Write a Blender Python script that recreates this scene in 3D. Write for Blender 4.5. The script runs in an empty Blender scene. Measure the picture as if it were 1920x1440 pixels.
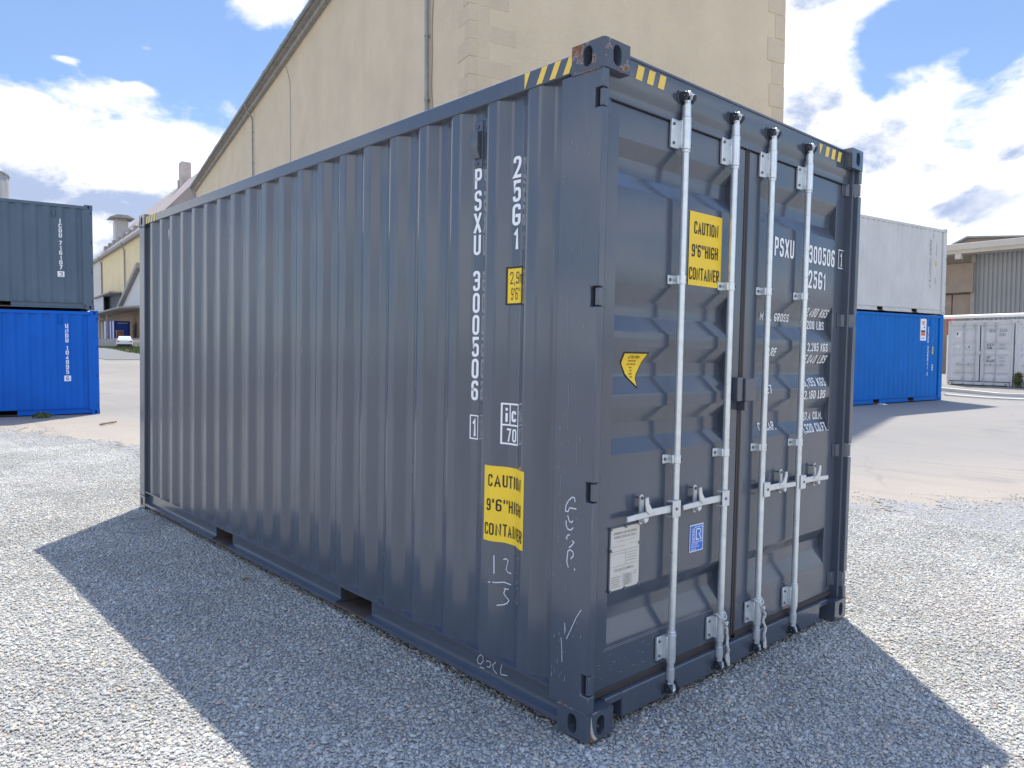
import bpy, bmesh, math, random
import numpy as np
from mathutils import Matrix, Vector

random.seed(7)
rng = np.random.default_rng(11)
R = math.radians
scene = bpy.context.scene
COL = scene.collection

# ------------------------------------------------------------------ camera
CAM = Vector((-2.2975, -2.0470, 1.6381))
YAW, PITCH, ROLL, FPX = 0.7384, -0.04525, 0.005658, 1412.54
fwd = Vector((math.sin(YAW)*math.cos(PITCH), math.cos(YAW)*math.cos(PITCH), math.sin(PITCH)))
r0 = Vector((math.cos(YAW), -math.sin(YAW), 0)); u0 = r0.cross(fwd)
rgt = r0*math.cos(ROLL)+u0*math.sin(ROLL); upv = u0*math.cos(ROLL)-r0*math.sin(ROLL)
cam = bpy.data.cameras.new('camera'); cam.lens = FPX/1920*36; cam.sensor_width = 36
cam.clip_start = 0.05; cam.clip_end = 3000
camo = bpy.data.objects.new('camera', cam); COL.objects.link(camo)
camo.matrix_world = Matrix(((rgt.x, upv.x, -fwd.x, CAM.x), (rgt.y, upv.y, -fwd.y, CAM.y), (rgt.z, upv.z, -fwd.z, CAM.z), (0, 0, 0, 1)))
scene.camera = camo

# ------------------------------------------------------------------ light
SUN = Vector((0.400, 0.402, 1.0)).normalized()
SUN_EL = math.asin(SUN.z); SUN_AZ = math.atan2(SUN.x, SUN.y)
sun = bpy.data.lights.new('sun', 'SUN'); sun.energy = 4.8; sun.angle = R(0.5); sun.color = (1.0, 0.945, 0.85)
suno = bpy.data.objects.new('sun', sun); COL.objects.link(suno)
suno.rotation_euler = SUN.to_track_quat('Z', 'Y').to_euler()
suno.location = (0, 0, 60)
SKY_STRENGTH = 0.13
EXPOSURE = 0.62
scene.view_settings.view_transform = 'Standard'; scene.view_settings.look = 'None'
scene.view_settings.exposure = EXPOSURE; scene.view_settings.gamma = 1


class NT:
    """small node-tree helper"""
    def __init__(s, tree): s.t = tree; s.n = tree.nodes; s.l = tree.links
    def node(s, typ, **kw):
        n = s.n.new(typ)
        for k, v in kw.items(): setattr(n, k, v)
        return n
    def put(s, sock, v):
        if hasattr(v, 'is_linked') or isinstance(v, bpy.types.NodeSocket): s.l.new(v, sock)
        else: sock.default_value = v
    def math(s, op, a, b=0.0, c=None, clamp=False):
        n = s.node('ShaderNodeMath', operation=op, use_clamp=clamp); s.put(n.inputs[0], a); s.put(n.inputs[1], b)
        if c is not None: s.put(n.inputs[2], c)
        return n.outputs[0]
    def vmath(s, op, a, b=(0, 0, 0)):
        n = s.node('ShaderNodeVectorMath', operation=op); s.put(n.inputs[0], a); s.put(n.inputs[1], b); return n.outputs[0]
    def noise(s, vec, scale, detail=4, rough=0.55, dist=0.0):
        n = s.node('ShaderNodeTexNoise'); s.put(n.inputs['Vector'], vec)
        n.inputs['Scale'].default_value = scale; n.inputs['Detail'].default_value = detail
        n.inputs['Roughness'].default_value = rough; n.inputs['Distortion'].default_value = dist
        return n.outputs['Fac']
    def mapr(s, v, a, b, c=0.0, d=1.0, smooth=False):
        n = s.node('ShaderNodeMapRange', interpolation_type='SMOOTHSTEP' if smooth else 'LINEAR', clamp=True)
        s.put(n.inputs['Value'], v)
        for k, x in zip(('From Min', 'From Max', 'To Min', 'To Max'), (a, b, c, d)): n.inputs[k].default_value = x
        return n.outputs[0]
    def mix(s, f, a, b):
        n = s.node('ShaderNodeMix', data_type='RGBA'); s.put(n.inputs[0], f); s.put(n.inputs[6], a); s.put(n.inputs[7], b)
        return n.outputs[2]
    def bump(s, h, strength=0.3, dist=0.01, normal=None):
        n = s.node('ShaderNodeBump'); n.inputs['Strength'].default_value = strength; n.inputs['Distance'].default_value = dist
        s.put(n.inputs['Height'], h)
        if normal is not None: s.put(n.inputs['Normal'], normal)
        return n.outputs[0]


def rgba(c): return (c[0], c[1], c[2], 1.0)

# ------------------------------------------------------------------ world
world = bpy.data.worlds.new('World'); scene.world = world; world.use_nodes = True
w = NT(world.node_tree); w.n.clear()
out = w.node('ShaderNodeOutputWorld'); bg = w.node('ShaderNodeBackground'); bg.inputs['Strength'].default_value = SKY_STRENGTH
sky = w.node('ShaderNodeTexSky', sky_type='NISHITA', sun_disc=False)
sky.sun_elevation = SUN_EL; sky.sun_rotation = SUN_AZ
sky.air_density = 1.0; sky.dust_density = 0.6; sky.ozone_density = 1.5
tc = w.node('ShaderNodeTexCoord'); d = tc.outputs['Generated']
sx = w.node('ShaderNodeSeparateXYZ'); w.l.new(d, sx.inputs[0])
# compass angle (relative to north-east 42.3 deg, wrapped) and elevation, in degrees
ca, sa_ = math.cos(YAW), math.sin(YAW)
fx = w.math('ADD', w.math('MULTIPLY', sx.outputs[0], sa_), w.math('MULTIPLY', sx.outputs[1], ca))
rx = w.math('SUBTRACT', w.math('MULTIPLY', sx.outputs[0], ca), w.math('MULTIPLY', sx.outputs[1], sa_))
AZ = w.math('MULTIPLY', w.math('ARCTAN2', rx, fx), 180/math.pi)
EL = w.math('MULTIPLY', w.math('ARCSINE', sx.outputs[2]), 180/math.pi)
mp = w.node('ShaderNodeMapping'); mp.inputs['Scale'].default_value = (1, 1, 1.7); w.l.new(d, mp.inputs['Vector'])
dv = mp.outputs[0]
warp = w.node('ShaderNodeTexNoise'); w.l.new(dv, warp.inputs['Vector']); warp.inputs['Scale'].default_value = 5.0
wv = w.vmath('ADD', dv, w.vmath('SCALE', w.vmath('SUBTRACT', warp.outputs['Color'], (0.5, 0.5, 0.5))))
for nn in w.n:
    if nn.bl_idname == 'ShaderNodeVectorMath' and nn.operation == 'SCALE': nn.inputs['Scale'].default_value = 0.10
n1 = w.noise(wv, 6.0, 9, 0.60)
def blob(a0, e0, sa, se, amp):
    p1 = w.math('POWER', w.math('DIVIDE', w.math('SUBTRACT', AZ, a0), sa), 2.0)
    p2 = w.math('POWER', w.math('DIVIDE', w.math('SUBTRACT', EL, e0), se), 2.0)
    g = w.math('EXPONENT', w.math('MULTIPLY', w.math('ADD', p1, p2), -1.0))
    return w.math('MULTIPLY', g, amp)
def total(lst):
    t = None
    for b in lst:
        g = blob(*b); t = g if t is None else w.math('ADD', t, g)
    return t
cover = total([(-37, 6.5, 24, 8.6, 0.80), (-24, 12.2, 5.5, 3.4, 0.30), (-17.6, 24.0, 3.6, 3.6, 0.55), (-31, 21.5, 11, 4.6, -0.50), (-22.5, 19.6, 2.6, 2.0, -0.30),
               (27, 7, 16, 8.0, 0.50), (20.5, 16, 3.4, 6, 0.36), (21.5, 22.3, 4.0, 1.6, 0.42), (27.6, 19.3, 3.4, 1.5, -0.58), (25.0, 17.4, 1.6, 0.9, -0.22), (31.6, 17.9, 1.1, 1.6, -0.34),
               (34.6, 22.4, 2.2, 1.5, 0.55), (33.2, 20.0, 2.0, 0.8, -0.30), (34.5, 14.0, 2.6, 2.2, 0.30), (0, 70, 90, 32, -0.40), (30.2, 18.8, 1.6, .9, .22), (27.4, 18.2, 1.8, .7, .20), (26.5, 15.6, 3, 1.2, .2), (33, 16.5, 2.2, 1.0, .2), (25.2, 23.4, 3.0, 1.2, .40), (20.8, 13.2, .8, .6, -0.3),
               (-25.5, 19.4, 1.0, 0.45, 0.52), (-30.4, 18.0, 1.2, 0.3, 0.44), (-26.2, 16.9, 1.1, 0.35, 0.44), (-29.8, 20.6, 2.0, 0.6, 0.22)])
dens = w.math('ADD', w.math('MULTIPLY', w.math('SUBTRACT', n1, 0.5), 1.75), w.math('ADD', cover, w.math('ADD', w.math('MULTIPLY', w.mapr(w.math('ABSOLUTE', AZ), 60.0, 110.0), w.mapr(EL, 50.0, 30.0, 0.0, 0.19)), -0.06)))  # last term adds unseen cloud cover behind the camera for neutral fill light
mask = w.mapr(dens, -0.02, 0.24, smooth=True)
n2 = w.noise(wv, 8.0, 6, 0.55)
n3 = w.noise(wv, 17.0, 6, 0.62)
grey = w.math('ADD', w.math('MULTIPLY', w.math('SUBTRACT', n2, 0.5), 1.9),
              total([(24.6, 13.2, 2.6, 1.7, 0.55), (31.0, 9.3, 4.6, 1.6, 0.62), (20.6, 16.0, 1.2, 1.2, 0.35), (22.8, 16.8, .9, .8, .4), (-33.5, 9.6, 6.0, 1.2, 0.45), (-25.5, 9.6, 5.0, 1.2, 0.48), (33.5, 12.2, 1.6, .7, .45),
                     (-24, 6.8, 8.0, 1.5, 0.36), (-31, 7.6, 3, .6, -.35), (-27.5, 11.7, 2.2, 0.9, -0.7), (-24.8, 13.2, 7, 1.2, -0.5), (22, 10.5, 2.4, 1.2, 0.25)]))
grey = w.math('ADD', grey, w.math('MULTIPLY', w.math('SUBTRACT', n3, 0.5), 1.9))
shade = w.math('MULTIPLY', w.mapr(grey, 0.02, 0.62, smooth=True), w.mapr(dens, 0.10, 0.42, 0.25, 1.0))
ccol = w.mix(shade, rgba([0.80/SKY_STRENGTH]*3), rgba([0.32/SKY_STRENGTH, 0.39/SKY_STRENGTH, 0.55/SKY_STRENGTH]))
low = w.mapr(EL, -0.5, 2.0)
hz = w.mix(low, rgba([0.5/SKY_STRENGTH, 0.54/SKY_STRENGTH, 0.6/SKY_STRENGTH]), ccol)
# thin high veil brightens the blue towards white
veil = w.math('MULTIPLY', w.mapr(w.noise(wv, 2.2, 5, 0.5), 0.35, 0.75), 0.10)
# sky gain: dimmed ahead of the camera, raised overhead and behind as added fill
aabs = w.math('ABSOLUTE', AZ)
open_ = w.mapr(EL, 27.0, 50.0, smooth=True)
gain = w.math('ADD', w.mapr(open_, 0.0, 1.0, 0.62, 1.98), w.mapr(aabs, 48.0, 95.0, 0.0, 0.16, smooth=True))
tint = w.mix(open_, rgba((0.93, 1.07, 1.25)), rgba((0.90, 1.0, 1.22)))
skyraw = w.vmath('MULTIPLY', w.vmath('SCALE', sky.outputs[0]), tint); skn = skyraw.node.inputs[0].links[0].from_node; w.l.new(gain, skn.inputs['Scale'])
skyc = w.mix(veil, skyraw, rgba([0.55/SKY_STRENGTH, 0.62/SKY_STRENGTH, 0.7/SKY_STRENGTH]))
lit = w.node('ShaderNodeVectorMath', operation='SCALE'); w.l.new(hz, lit.inputs[0]); w.l.new(w.mapr(aabs, 60.0, 120.0, 1.0, 1.55, smooth=True), lit.inputs['Scale'])   # unseen clouds behind the camera, brightened to add fill light
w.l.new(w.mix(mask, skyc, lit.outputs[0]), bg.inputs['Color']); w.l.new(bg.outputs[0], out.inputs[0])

# ------------------------------------------------------------------ materials
def material(name, build):
    m = bpy.data.materials.new(name); m.use_nodes = True
    t = NT(m.node_tree); t.n.clear()
    o = t.node('ShaderNodeOutputMaterial'); b = t.node('ShaderNodeBsdfPrincipled'); t.l.new(b.outputs[0], o.inputs[0])
    tcn = t.node('ShaderNodeTexCoord')
    build(t, b, tcn.outputs['Object']); return m

def simple(name, col, rough=0.5, metal=0.0, var=0.12, scale=6.0, bump=0.0, bscale=60.0, spec=0.5):
    def f(t, b, oc):
        n = t.noise(oc, scale, 5, 0.6)
        c2 = [max(0, x*(1-var)) for x in col]; c1 = [min(1, x*(1+var)) for x in col]
        t.put(b.inputs['Base Color'], t.mix(t.mapr(n, 0.3, 0.7), rgba(c2), rgba(c1)))
        t.put(b.inputs['Roughness'], t.mapr(n, 0.3, 0.7, rough*0.9, min(1, rough*1.1)))
        b.inputs['Metallic'].default_value = metal; b.inputs['Specular IOR Level'].default_value = spec
        if bump: t.put(b.inputs['Normal'], t.bump(t.noise(oc, bscale, 3), bump, 0.005))
    return material(name, f)

def paint(name, col, rough=0.36, dirt=0.10, wav=0.25, dirtcol=(0.30, 0.29, 0.28), spec=0.5, coat=0.0):
    """sprayed container enamel: faint dents, dust that runs down, orange peel"""
    def f(t, b, oc):
        mpn = t.node('ShaderNodeMapping'); mpn.inputs['Scale'].default_value = (6, 6, 0.35); t.l.new(oc, mpn.inputs['Vector'])
        streak = t.noise(mpn.outputs[0], 3.0, 5, 0.6); big = t.noise(oc, 1.3, 4, 0.6); fine = t.noise(oc, 90.0, 3, 0.6)
        m = t.math('MULTIPLY', t.mapr(streak, 0.45, 0.8), t.mapr(big, 0.35, 0.7))
        base = t.mix(t.mapr(big, 0.3, 0.7), rgba([x*0.93 for x in col]), rgba([min(1, x*1.07) for x in col]))
        t.put(b.inputs['Base Color'], t.mix(t.math('MULTIPLY', m, dirt), base, rgba(dirtcol)))
        t.put(b.inputs['Roughness'], t.math('ADD', t.mapr(streak, 0.3, 0.7, rough*0.92, rough*1.10), t.math('MULTIPLY', m, 0.10)))
        b.inputs['Specular IOR Level'].default_value = spec; b.inputs['Coat Weight'].default_value = coat; b.inputs['Coat Roughness'].default_value = 0.09
        nb = t.bump(t.noise(oc, 3.0, 2), wav, 0.012)
        t.put(b.inputs['Normal'], t.bump(fine, 0.03, 0.002, nb))
    return material(name, f)

def rusty(name, col):
    """same enamel, chipped to red primer and rust at the edges of the castings"""
    def f(t, b, oc):
        n = t.noise(oc, 16.0, 6, 0.65, 0.4); k = t.noise(oc, 6.0, 3, 0.5); fine = t.noise(oc, 70.0, 3)
        geo = t.node('ShaderNodeNewGeometry')
        edge = t.mapr(geo.outputs['Pointiness'], 0.50, 0.58)
        v = t.math('ADD', t.math('ADD', n, t.math('MULTIPLY', k, 0.7)), t.math('MULTIPLY', edge, 0.12))
        chip = t.mapr(v, 1.04, 1.08); rim = t.mapr(v, 1.01, 1.04)
        rustc = t.mix(t.mapr(fine, 0.35, 0.65), rgba((0.13, 0.045, 0.022)), rgba((0.26, 0.12, 0.06)))
        c = t.mix(rim, rgba(col), rgba((0.24, 0.24, 0.24)))
        t.put(b.inputs['Base Color'], t.mix(chip, c, rustc))
        t.put(b.inputs['Roughness'], t.mapr(v, 0.9, 1.05, 0.42, 0.8))
        t.put(b.inputs['Normal'], t.bump(t.noise(oc, 40.0, 4), 0.25, 0.004))
    return material(name, f)

M = {}
GREY = (0.066, 0.082, 0.111)
M['enamel'] = paint('anthracite_enamel', GREY, 0.20, 0.07, 0.15, spec=0.6, coat=0.35)
M['enamel_chipped'] = rusty('anthracite_enamel_chipped', GREY)
M['galv'] = simple('galvanised_steel', (0.66, 0.70, 0.72), 0.30, 0.62, 0.10, 22.0, 0.08, 120.0)
M['zinc'] = simple('zinc_white_steel', (0.66, 0.67, 0.66), 0.45, 0.35, 0.08, 30.0)
M['bolt'] = simple('bolt_steel', (0.16, 0.17, 0.19), 0.45, 0.6)
M['keeper'] = simple('dark_keeper_steel', (0.035, 0.042, 0.055), 0.4, 0.2)
M['hole'] = simple('dark_gap', (0.010, 0.010, 0.011), 0.8)
M['rubber'] = simple('door_rubber', (0.040, 0.033, 0.031), 0.62, 0, 0.15, 8)
M['rubber_black'] = simple('black_rubber', (0.012, 0.013, 0.015), 0.7)
M['white'] = simple('white_vinyl', (0.82, 0.83, 0.84), 0.4, 0, 0.02)
M['yellow'] = simple('yellow_vinyl', (0.86, 0.58, 0.025), 0.4, 0, 0.03)
M['stripe'] = simple('hazard_yellow', (0.80, 0.56, 0.10), 0.5, 0, 0.06)
M['black'] = simple('black_vinyl', (0.018, 0.016, 0.014), 0.5)
M['blue_vinyl'] = simple('blue_vinyl', (0.004, 0.15, 0.66), 0.4, 0, 0.03)
M['alu'] = simple('plate_aluminium', (0.62, 0.59, 0.54), 0.5, 0.1, 0.05, 12)
M['ink'] = simple('plate_ink', (0.22, 0.19, 0.17), 0.6)
M['chalk'] = simple('chalk', (0.62, 0.66, 0.72), 0.9, 0, 0.2, 200)
M['scuff'] = simple('scuffed_paint', (0.30, 0.31, 0.33), 0.7, 0, 0.25, 120)
M['rope'] = simple('pale_cord', (0.56, 0.55, 0.52), 0.85, 0, 0.15, 150, 0.6, 240)
M['floor_steel'] = simple('rusty_underside', (0.085, 0.062, 0.055), 0.7, 0, 0.3, 9)
M['grey_old'] = paint('slate_blue_enamel', (0.085, 0.125, 0.170), 0.5, 0.16, 0.3, (0.2, 0.22, 0.25), 0.3)
M['blue_left'] = paint('bright_blue_enamel', (0.002, 0.110, 0.50), 0.45, 0.08, 0.3, (0.05, 0.15, 0.40), 0.2)
M['blue_right'] = paint('mid_blue_enamel', (0.003, 0.145, 0.49), 0.45, 0.06, 0.3, (0.06, 0.17, 0.4), 0.2)
M['white_box'] = paint('pale_grey_enamel', (0.58, 0.58, 0.56), 0.45, 0.10, 0.3, (0.45, 0.45, 0.44), 0.3)
M['white_row'] = paint('old_white_enamel', (0.66, 0.66, 0.65), 0.5, 0.25, 0.3, (0.36, 0.36, 0.36), 0.3)
M['row_bar'] = simple('dull_zinc', (0.50, 0.51, 0.52), 0.5, 0.3)
M['faint'] = simple('faded_lettering', (0.20, 0.22, 0.24), 0.6)
M['orange_vinyl'] = simple('orange_vinyl', (0.75, 0.20, 0.07), 0.5)


def obj(name, mb, mats, parent=None, bevel=0.0, seg=2, sharp=32, loc=None, rotz=None):
    """links a mesh builder as ONE object"""
    me = bpy.data.meshes.new(name)
    me.from_pydata([tuple(v) for v in mb.v], [], mb.f)
    if not isinstance(mats, (list, tuple)): mats = [mats]
    for m in mats: me.materials.append(m)
    me.polygons.foreach_set('material_index', mb.m)
    me.polygons.foreach_set('use_smooth', [True]*len(mb.f))
    me.validate(); me.update()
    me.set_sharp_from_angle(angle=R(sharp))
    o = bpy.data.objects.new(name, me); COL.objects.link(o)
    if parent: o.parent = parent
    if loc: o.location = loc
    if rotz is not None: o.rotation_euler = (0, 0, rotz)
    if bevel:
        bv = o.modifiers.new('bevel', 'BEVEL'); bv.width = bevel; bv.segments = seg; bv.limit_method = 'ANGLE'; bv.angle_limit = R(40)
    return o

def tag(o, label=None, cat=None, group=None, kind=None):
    if label: o['label'] = label
    if cat: o['category'] = cat
    if group: o['group'] = group
    if kind: o['kind'] = kind
    return o

def thing(name, label, cat, loc=(0, 0, 0), rotz=0.0, group=None):
    o = bpy.data.objects.new(name, None); COL.objects.link(o); o.empty_display_size = 0.3
    o.location = loc; o.rotation_euler = (0, 0, rotz)
    return tag(o, label, cat, group)


class MB:
    def __init__(s): s.v = []; s.f = []; s.m = []
    def add(s, vs, fs, mi=0):
        b = len(s.v); s.v += [tuple(v) for v in vs]
        for f in fs: s.f.append(tuple(b+i for i in f)); s.m.append(mi)
        return s
    def box(s, x0, x1, y0, y1, z0, z1, mi=0):
        return s.add([(x0, y0, z0), (x1, y0, z0), (x1, y1, z0), (x0, y1, z0), (x0, y0, z1), (x1, y0, z1), (x1, y1, z1), (x0, y1, z1)],
                     [(0, 3, 2, 1), (4, 5, 6, 7), (0, 1, 5, 4), (1, 2, 6, 5), (2, 3, 7, 6), (3, 0, 4, 7)], mi)
    def prism(s, poly, fn, a0, a1, mi=0):
        """poly of 2D points, fn(p, a) -> 3D"""
        n = len(poly); vs = [fn(p, a0) for p in poly]+[fn(p, a1) for p in poly]
        fs = [tuple(range(n))[::-1], tuple(range(n, 2*n))]+[(i, (i+1) % n, n+(i+1) % n, n+i) for i in range(n)]
        return s.add(vs, fs, mi)
    def tube(s, pts, r, n=10, mi=0, cap=True):
        pts = [Vector(p) for p in pts]; rs = r if isinstance(r, (list, tuple)) else [r]*len(pts)
        b = len(s.v); up = Vector((0, 0, 1)); prev = None
        for i, p in enumerate(pts):
            a = pts[max(0, i-1)]; c = pts[min(len(pts)-1, i+1)]
            t = (c-a)
            if t.length < 1e-9: t = Vector((0, 0, 1))
            t.normalize()
            ref = prev if prev is not None else (Vector((1, 0, 0)) if abs(t.z) > 0.9 else up)
            x = (ref-t*ref.dot(t))
            if x.length < 1e-6: x = t.orthogonal()
            x.normalize(); y = t.cross(x); prev = x
            for k in range(n):
                a_ = 2*math.pi*k/n; s.v.append(tuple(p+x*math.cos(a_)*rs[i]+y*math.sin(a_)*rs[i]))
        for i in range(len(pts)-1):
            for k in range(n):
                k2 = (k+1) % n; s.f.append((b+i*n+k, b+i*n+k2, b+(i+1)*n+k2, b+(i+1)*n+k)); s.m.append(mi)
        if cap:
            s.f.append(tuple(b+k for k in range(n))[::-1]); s.m.append(mi)
            e = b+(len(pts)-1)*n; s.f.append(tuple(e+k for k in range(n))); s.m.append(mi)
        return s
    def flat(s, polys, fn, mi=0, ca=(), cb=()):
        """2D polygons (lists of (a,b)) cut along a=ca and b=cb, then mapped with fn(a,b)"""
        bm = bmesh.new()
        for vs, fs in polys:
            bv = [bm.verts.new((p[0], p[1], (p[2] if len(p) > 2 else 0)*.00018)) for p in vs]
            for f in fs:
                try: bm.faces.new([bv[i] for i in f])
                except ValueError: pass
        if bm.verts:
            lo = [min(v.co[i] for v in bm.verts) for i in (0, 1)]; hi = [max(v.co[i] for v in bm.verts) for i in (0, 1)]
            for ax, cuts in ((0, ca), (1, cb)):
                for c in cuts:
                    if lo[ax] < c < hi[ax]:
                        bmesh.ops.bisect_plane(bm, geom=bm.verts[:]+bm.edges[:]+bm.faces[:], dist=1e-6,
                                               plane_co=(c, 0, 0) if ax == 0 else (0, c, 0), plane_no=(1, 0, 0) if ax == 0 else (0, 1, 0))
        bm.verts.index_update()
        s.add([(fn(v.co.x, v.co.y, v.co.z) if v.co.z else fn(v.co.x, v.co.y)) for v in bm.verts], [[v.index for v in f.verts] for f in bm.faces], mi)
        bm.free(); return s
    def rect(s, a0, a1, b0, b1, fn, mi=0, ca=(), cb=()):
        return s.flat([([(a0, b0), (a1, b0), (a1, b1), (a0, b1)], [(0, 1, 2, 3)])], fn, mi, ca, cb)
    def frame(s, a0, a1, b0, b1, t, fn, mi=0, ca=(), cb=()):
        for q in ((a0, a1, b0, b0+t), (a0, a1, b1-t, b1), (a0, a0+t, b0+t, b1-t), (a1-t, a1, b0+t, b1-t)): s.rect(*q, fn, mi, ca, cb)
        return s
    def text(s, txt, a0, b0, h, fn, mi=0, width=None, xs=1.0, bold=0.012, ca=(), cb=(), center=False, shear=0.0):
        """lettering: cap height h, baseline at b0, left edge at a0"""
        vs, fs, wd = glyphs(txt, bold)
        k = (width/wd) if width else h*xs
        off = a0-(wd*k/2 if center else 0)
        return s.flat([([(off+v[0]*k+v[1]*h*shear, b0+v[1]*h, v[2]) for v in vs], fs)], fn, mi, ca, cb)
    def stroke(s, pts, wd, fn, mi=0):
        """a hand drawn line of width wd on a surface"""
        for i in range(len(pts)-1):
            (a, b), (c, e) = pts[i], pts[i+1]; L = math.hypot(c-a, e-b) or 1e-6
            nx, ny = -(e-b)/L*wd/2, (c-a)/L*wd/2; ex, ey = (c-a)/L*wd*0.3, (e-b)/L*wd*0.3
            s.add([fn(a-ex+nx, b-ey+ny), fn(a-ex-nx, b-ey-ny), fn(c+ex-nx, e+ey-ny), fn(c+ex+nx, e+ey+ny)], [(0, 1, 2, 3)], mi)
        return s


_gl = {}
Rr = 'r'
_BOWL = [(0, 0, 1), (0, 1, 1), (1, 1, 1), (1, 0, 1)]
STROKES = {   # width, [(closed, path)]; a third value 1 rounds that corner
 '0': (.46, [(1, _BOWL)]), 'O': (.48, [(1, _BOWL)]), '1': (.30, [(0, [(0, .70), (.9, 1), (.9, 0)])]),
 '2': (.46, [(0, [(0, .74), (0, 1, 1), (1, 1, 1), (1, .60, 1), (0, 0), (1, 0)])]),
 '3': (.46, [(0, [(0, .78), (0, 1, 1), (1, 1, 1), (1, .53, 1), (.35, .53)]), (0, [(.6, .53), (1, .53, 1), (1, 0, 1), (0, 0, 1), (0, .22)])]),
 '4': (.48, [(0, [(.74, 0), (.74, 1), (0, .24), (1, .24)])]),
 '5': (.46, [(0, [(.95, 1), (.06, 1), (.04, .50), (.1, .60, 1), (1, .62, 1), (1, 0, 1), (0, 0, 1), (0, .22)])]),
 '6': (.46, [(0, [(1, .80), (1, 1, 1), (0, 1, 1), (0, 0, 1), (1, 0, 1), (1, .55, 1), (.02, .55)])]),
 '7': (.44, [(0, [(0, 1), (1, 1), (.32, 0)])]),
 '8': (.46, [(1, [(0, .53, 1), (0, 1, 1), (1, 1, 1), (1, .53, 1)]), (1, [(0, 0, 1), (0, .53, 1), (1, .53, 1), (1, 0, 1)])]),
 '9': (.46, [(0, [(0, .20), (0, 0, 1), (1, 0, 1), (1, 1, 1), (0, 1, 1), (0, .45, 1), (.98, .45)])]),
 'A': (.50, [(0, [(0, 0), (.5, 1), (1, 0)]), (0, [(.17, .28), (.83, .28)])]),
 'B': (.47, [(1, [(0, .53), (0, 1), (.95, 1, 1), (.95, .53, 1)]), (1, [(0, 0), (0, .53), (1, .53, 1), (1, 0, 1)])]),
 'C': (.46, [(0, [(1, .72), (1, 1, 1), (0, 1, 1), (0, 0, 1), (1, 0, 1), (1, .28)])]), 'D': (.48, [(1, [(0, 0), (0, 1), (1, 1, 1), (1, 0, 1)])]),
 'E': (.40, [(0, [(1, 1), (0, 1), (0, 0), (1, 0)]), (0, [(0, .52), (.85, .52)])]), 'F': (.40, [(0, [(1, 1), (0, 1), (0, 0)]), (0, [(0, .52), (.85, .52)])]),
 'G': (.48, [(0, [(1, .76), (1, 1, 1), (0, 1, 1), (0, 0, 1), (1, 0, 1), (1, .45), (.55, .45)])]), 'H': (.48, [(0, [(0, 0), (0, 1)]), (0, [(1, 0), (1, 1)]), (0, [(0, .52), (1, .52)])]),
 'I': (.15, [(0, [(.5, 0), (.5, 1)])]), 'K': (.48, [(0, [(0, 0), (0, 1)]), (0, [(1, 1), (.05, .38)]), (0, [(.38, .58), (1, 0)])]), 'L': (.40, [(0, [(0, 1), (0, 0), (1, 0)])]),
 'M': (.60, [(0, [(0, 0), (0, 1), (.5, .32), (1, 1), (1, 0)])]), 'N': (.50, [(0, [(0, 0), (0, 1), (1, 0), (1, 1)])]),
 'P': (.46, [(0, [(0, 0), (0, 1), (1, 1, 1), (1, .46, 1), (.05, .46)])]), 'R': (.47, [(0, [(0, 0), (0, 1), (1, 1, 1), (1, .48, 1), (.05, .48)]), (0, [(.5, .48), (1, 0)])]),
 'S': (.46, [(0, [(1, .76), (1, 1, 1), (0, 1, 1), (0, .54, 1), (1, .52, 1), (1, 0, 1), (0, 0, 1), (0, .24)])]), 'T': (.46, [(0, [(0, 1), (1, 1)]), (0, [(.5, 1), (.5, 0)])]),
 'U': (.47, [(0, [(0, 1), (0, 0, 1), (1, 0, 1), (1, 1)])]), 'V': (.5, [(0, [(0, 1), (.5, 0), (1, 1)])]), 'W': (.66, [(0, [(0, 1), (.27, 0), (.5, .8), (.73, 0), (1, 1)])]),
 'X': (.48, [(0, [(0, 1), (1, 0)]), (0, [(0, 0), (1, 1)])]), 'Y': (.48, [(0, [(0, 1), (.5, .45), (.5, 0)]), (0, [(1, 1), (.5, .45)])]),
 'i': (.15, [(0, [(.5, 0), (.5, .66)]), (0, [(.5, .86), (.5, 1)])]), 'c': (.42, [(0, [(1, .52), (1, .70, 1), (0, .70, 1), (0, 0, 1), (1, 0, 1), (1, .18)])]),
 'm': (.62, [(0, [(0, 0), (0, .70), (.5, .70, 1), (.5, 0)]), (0, [(.5, .70), (1, .70, 1), (1, 0)])]),
 '.': (.15, [(0, [(.5, -.02), (.5, .04)])]), ',': (.17, [(0, [(.6, .06), (.4, -.16)])]), "'": (.14, [(0, [(.6, 1), (.4, .78)])]), ' ': (.28, [])}
def _round(path, closed, w_, h_, rad):
    P_ = [(p[0]*w_, p[1]*h_, len(p) > 2) for p in path]; n = len(P_); o = []
    for i, (x, y, r_) in enumerate(P_):
        if not r_ or (not closed and i in (0, n-1)): o.append((x, y)); continue
        ax, ay, _ = P_[i-1]; bx_, by_, _ = P_[(i+1) % n]
        la = math.hypot(ax-x, ay-y) or 1e-6; lb = math.hypot(bx_-x, by_-y) or 1e-6; q = min(rad, la*.5, lb*.5)
        p0 = (x+(ax-x)/la*q, y+(ay-y)/la*q); p2 = (x+(bx_-x)/lb*q, y+(by_-y)/lb*q)
        for k in range(6):
            t = k/5; o.append(((1-t)**2*p0[0]+2*t*(1-t)*x+t*t*p2[0], (1-t)**2*p0[1]+2*t*(1-t)*y+t*t*p2[1]))
    c = [o[0]]
    for p in o[1:]:
        if math.hypot(p[0]-c[-1][0], p[1]-c[-1][1]) > 1e-4: c.append(p)
    if closed and math.hypot(c[0][0]-c[-1][0], c[0][1]-c[-1][1]) < 1e-4: c.pop()
    return c
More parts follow.
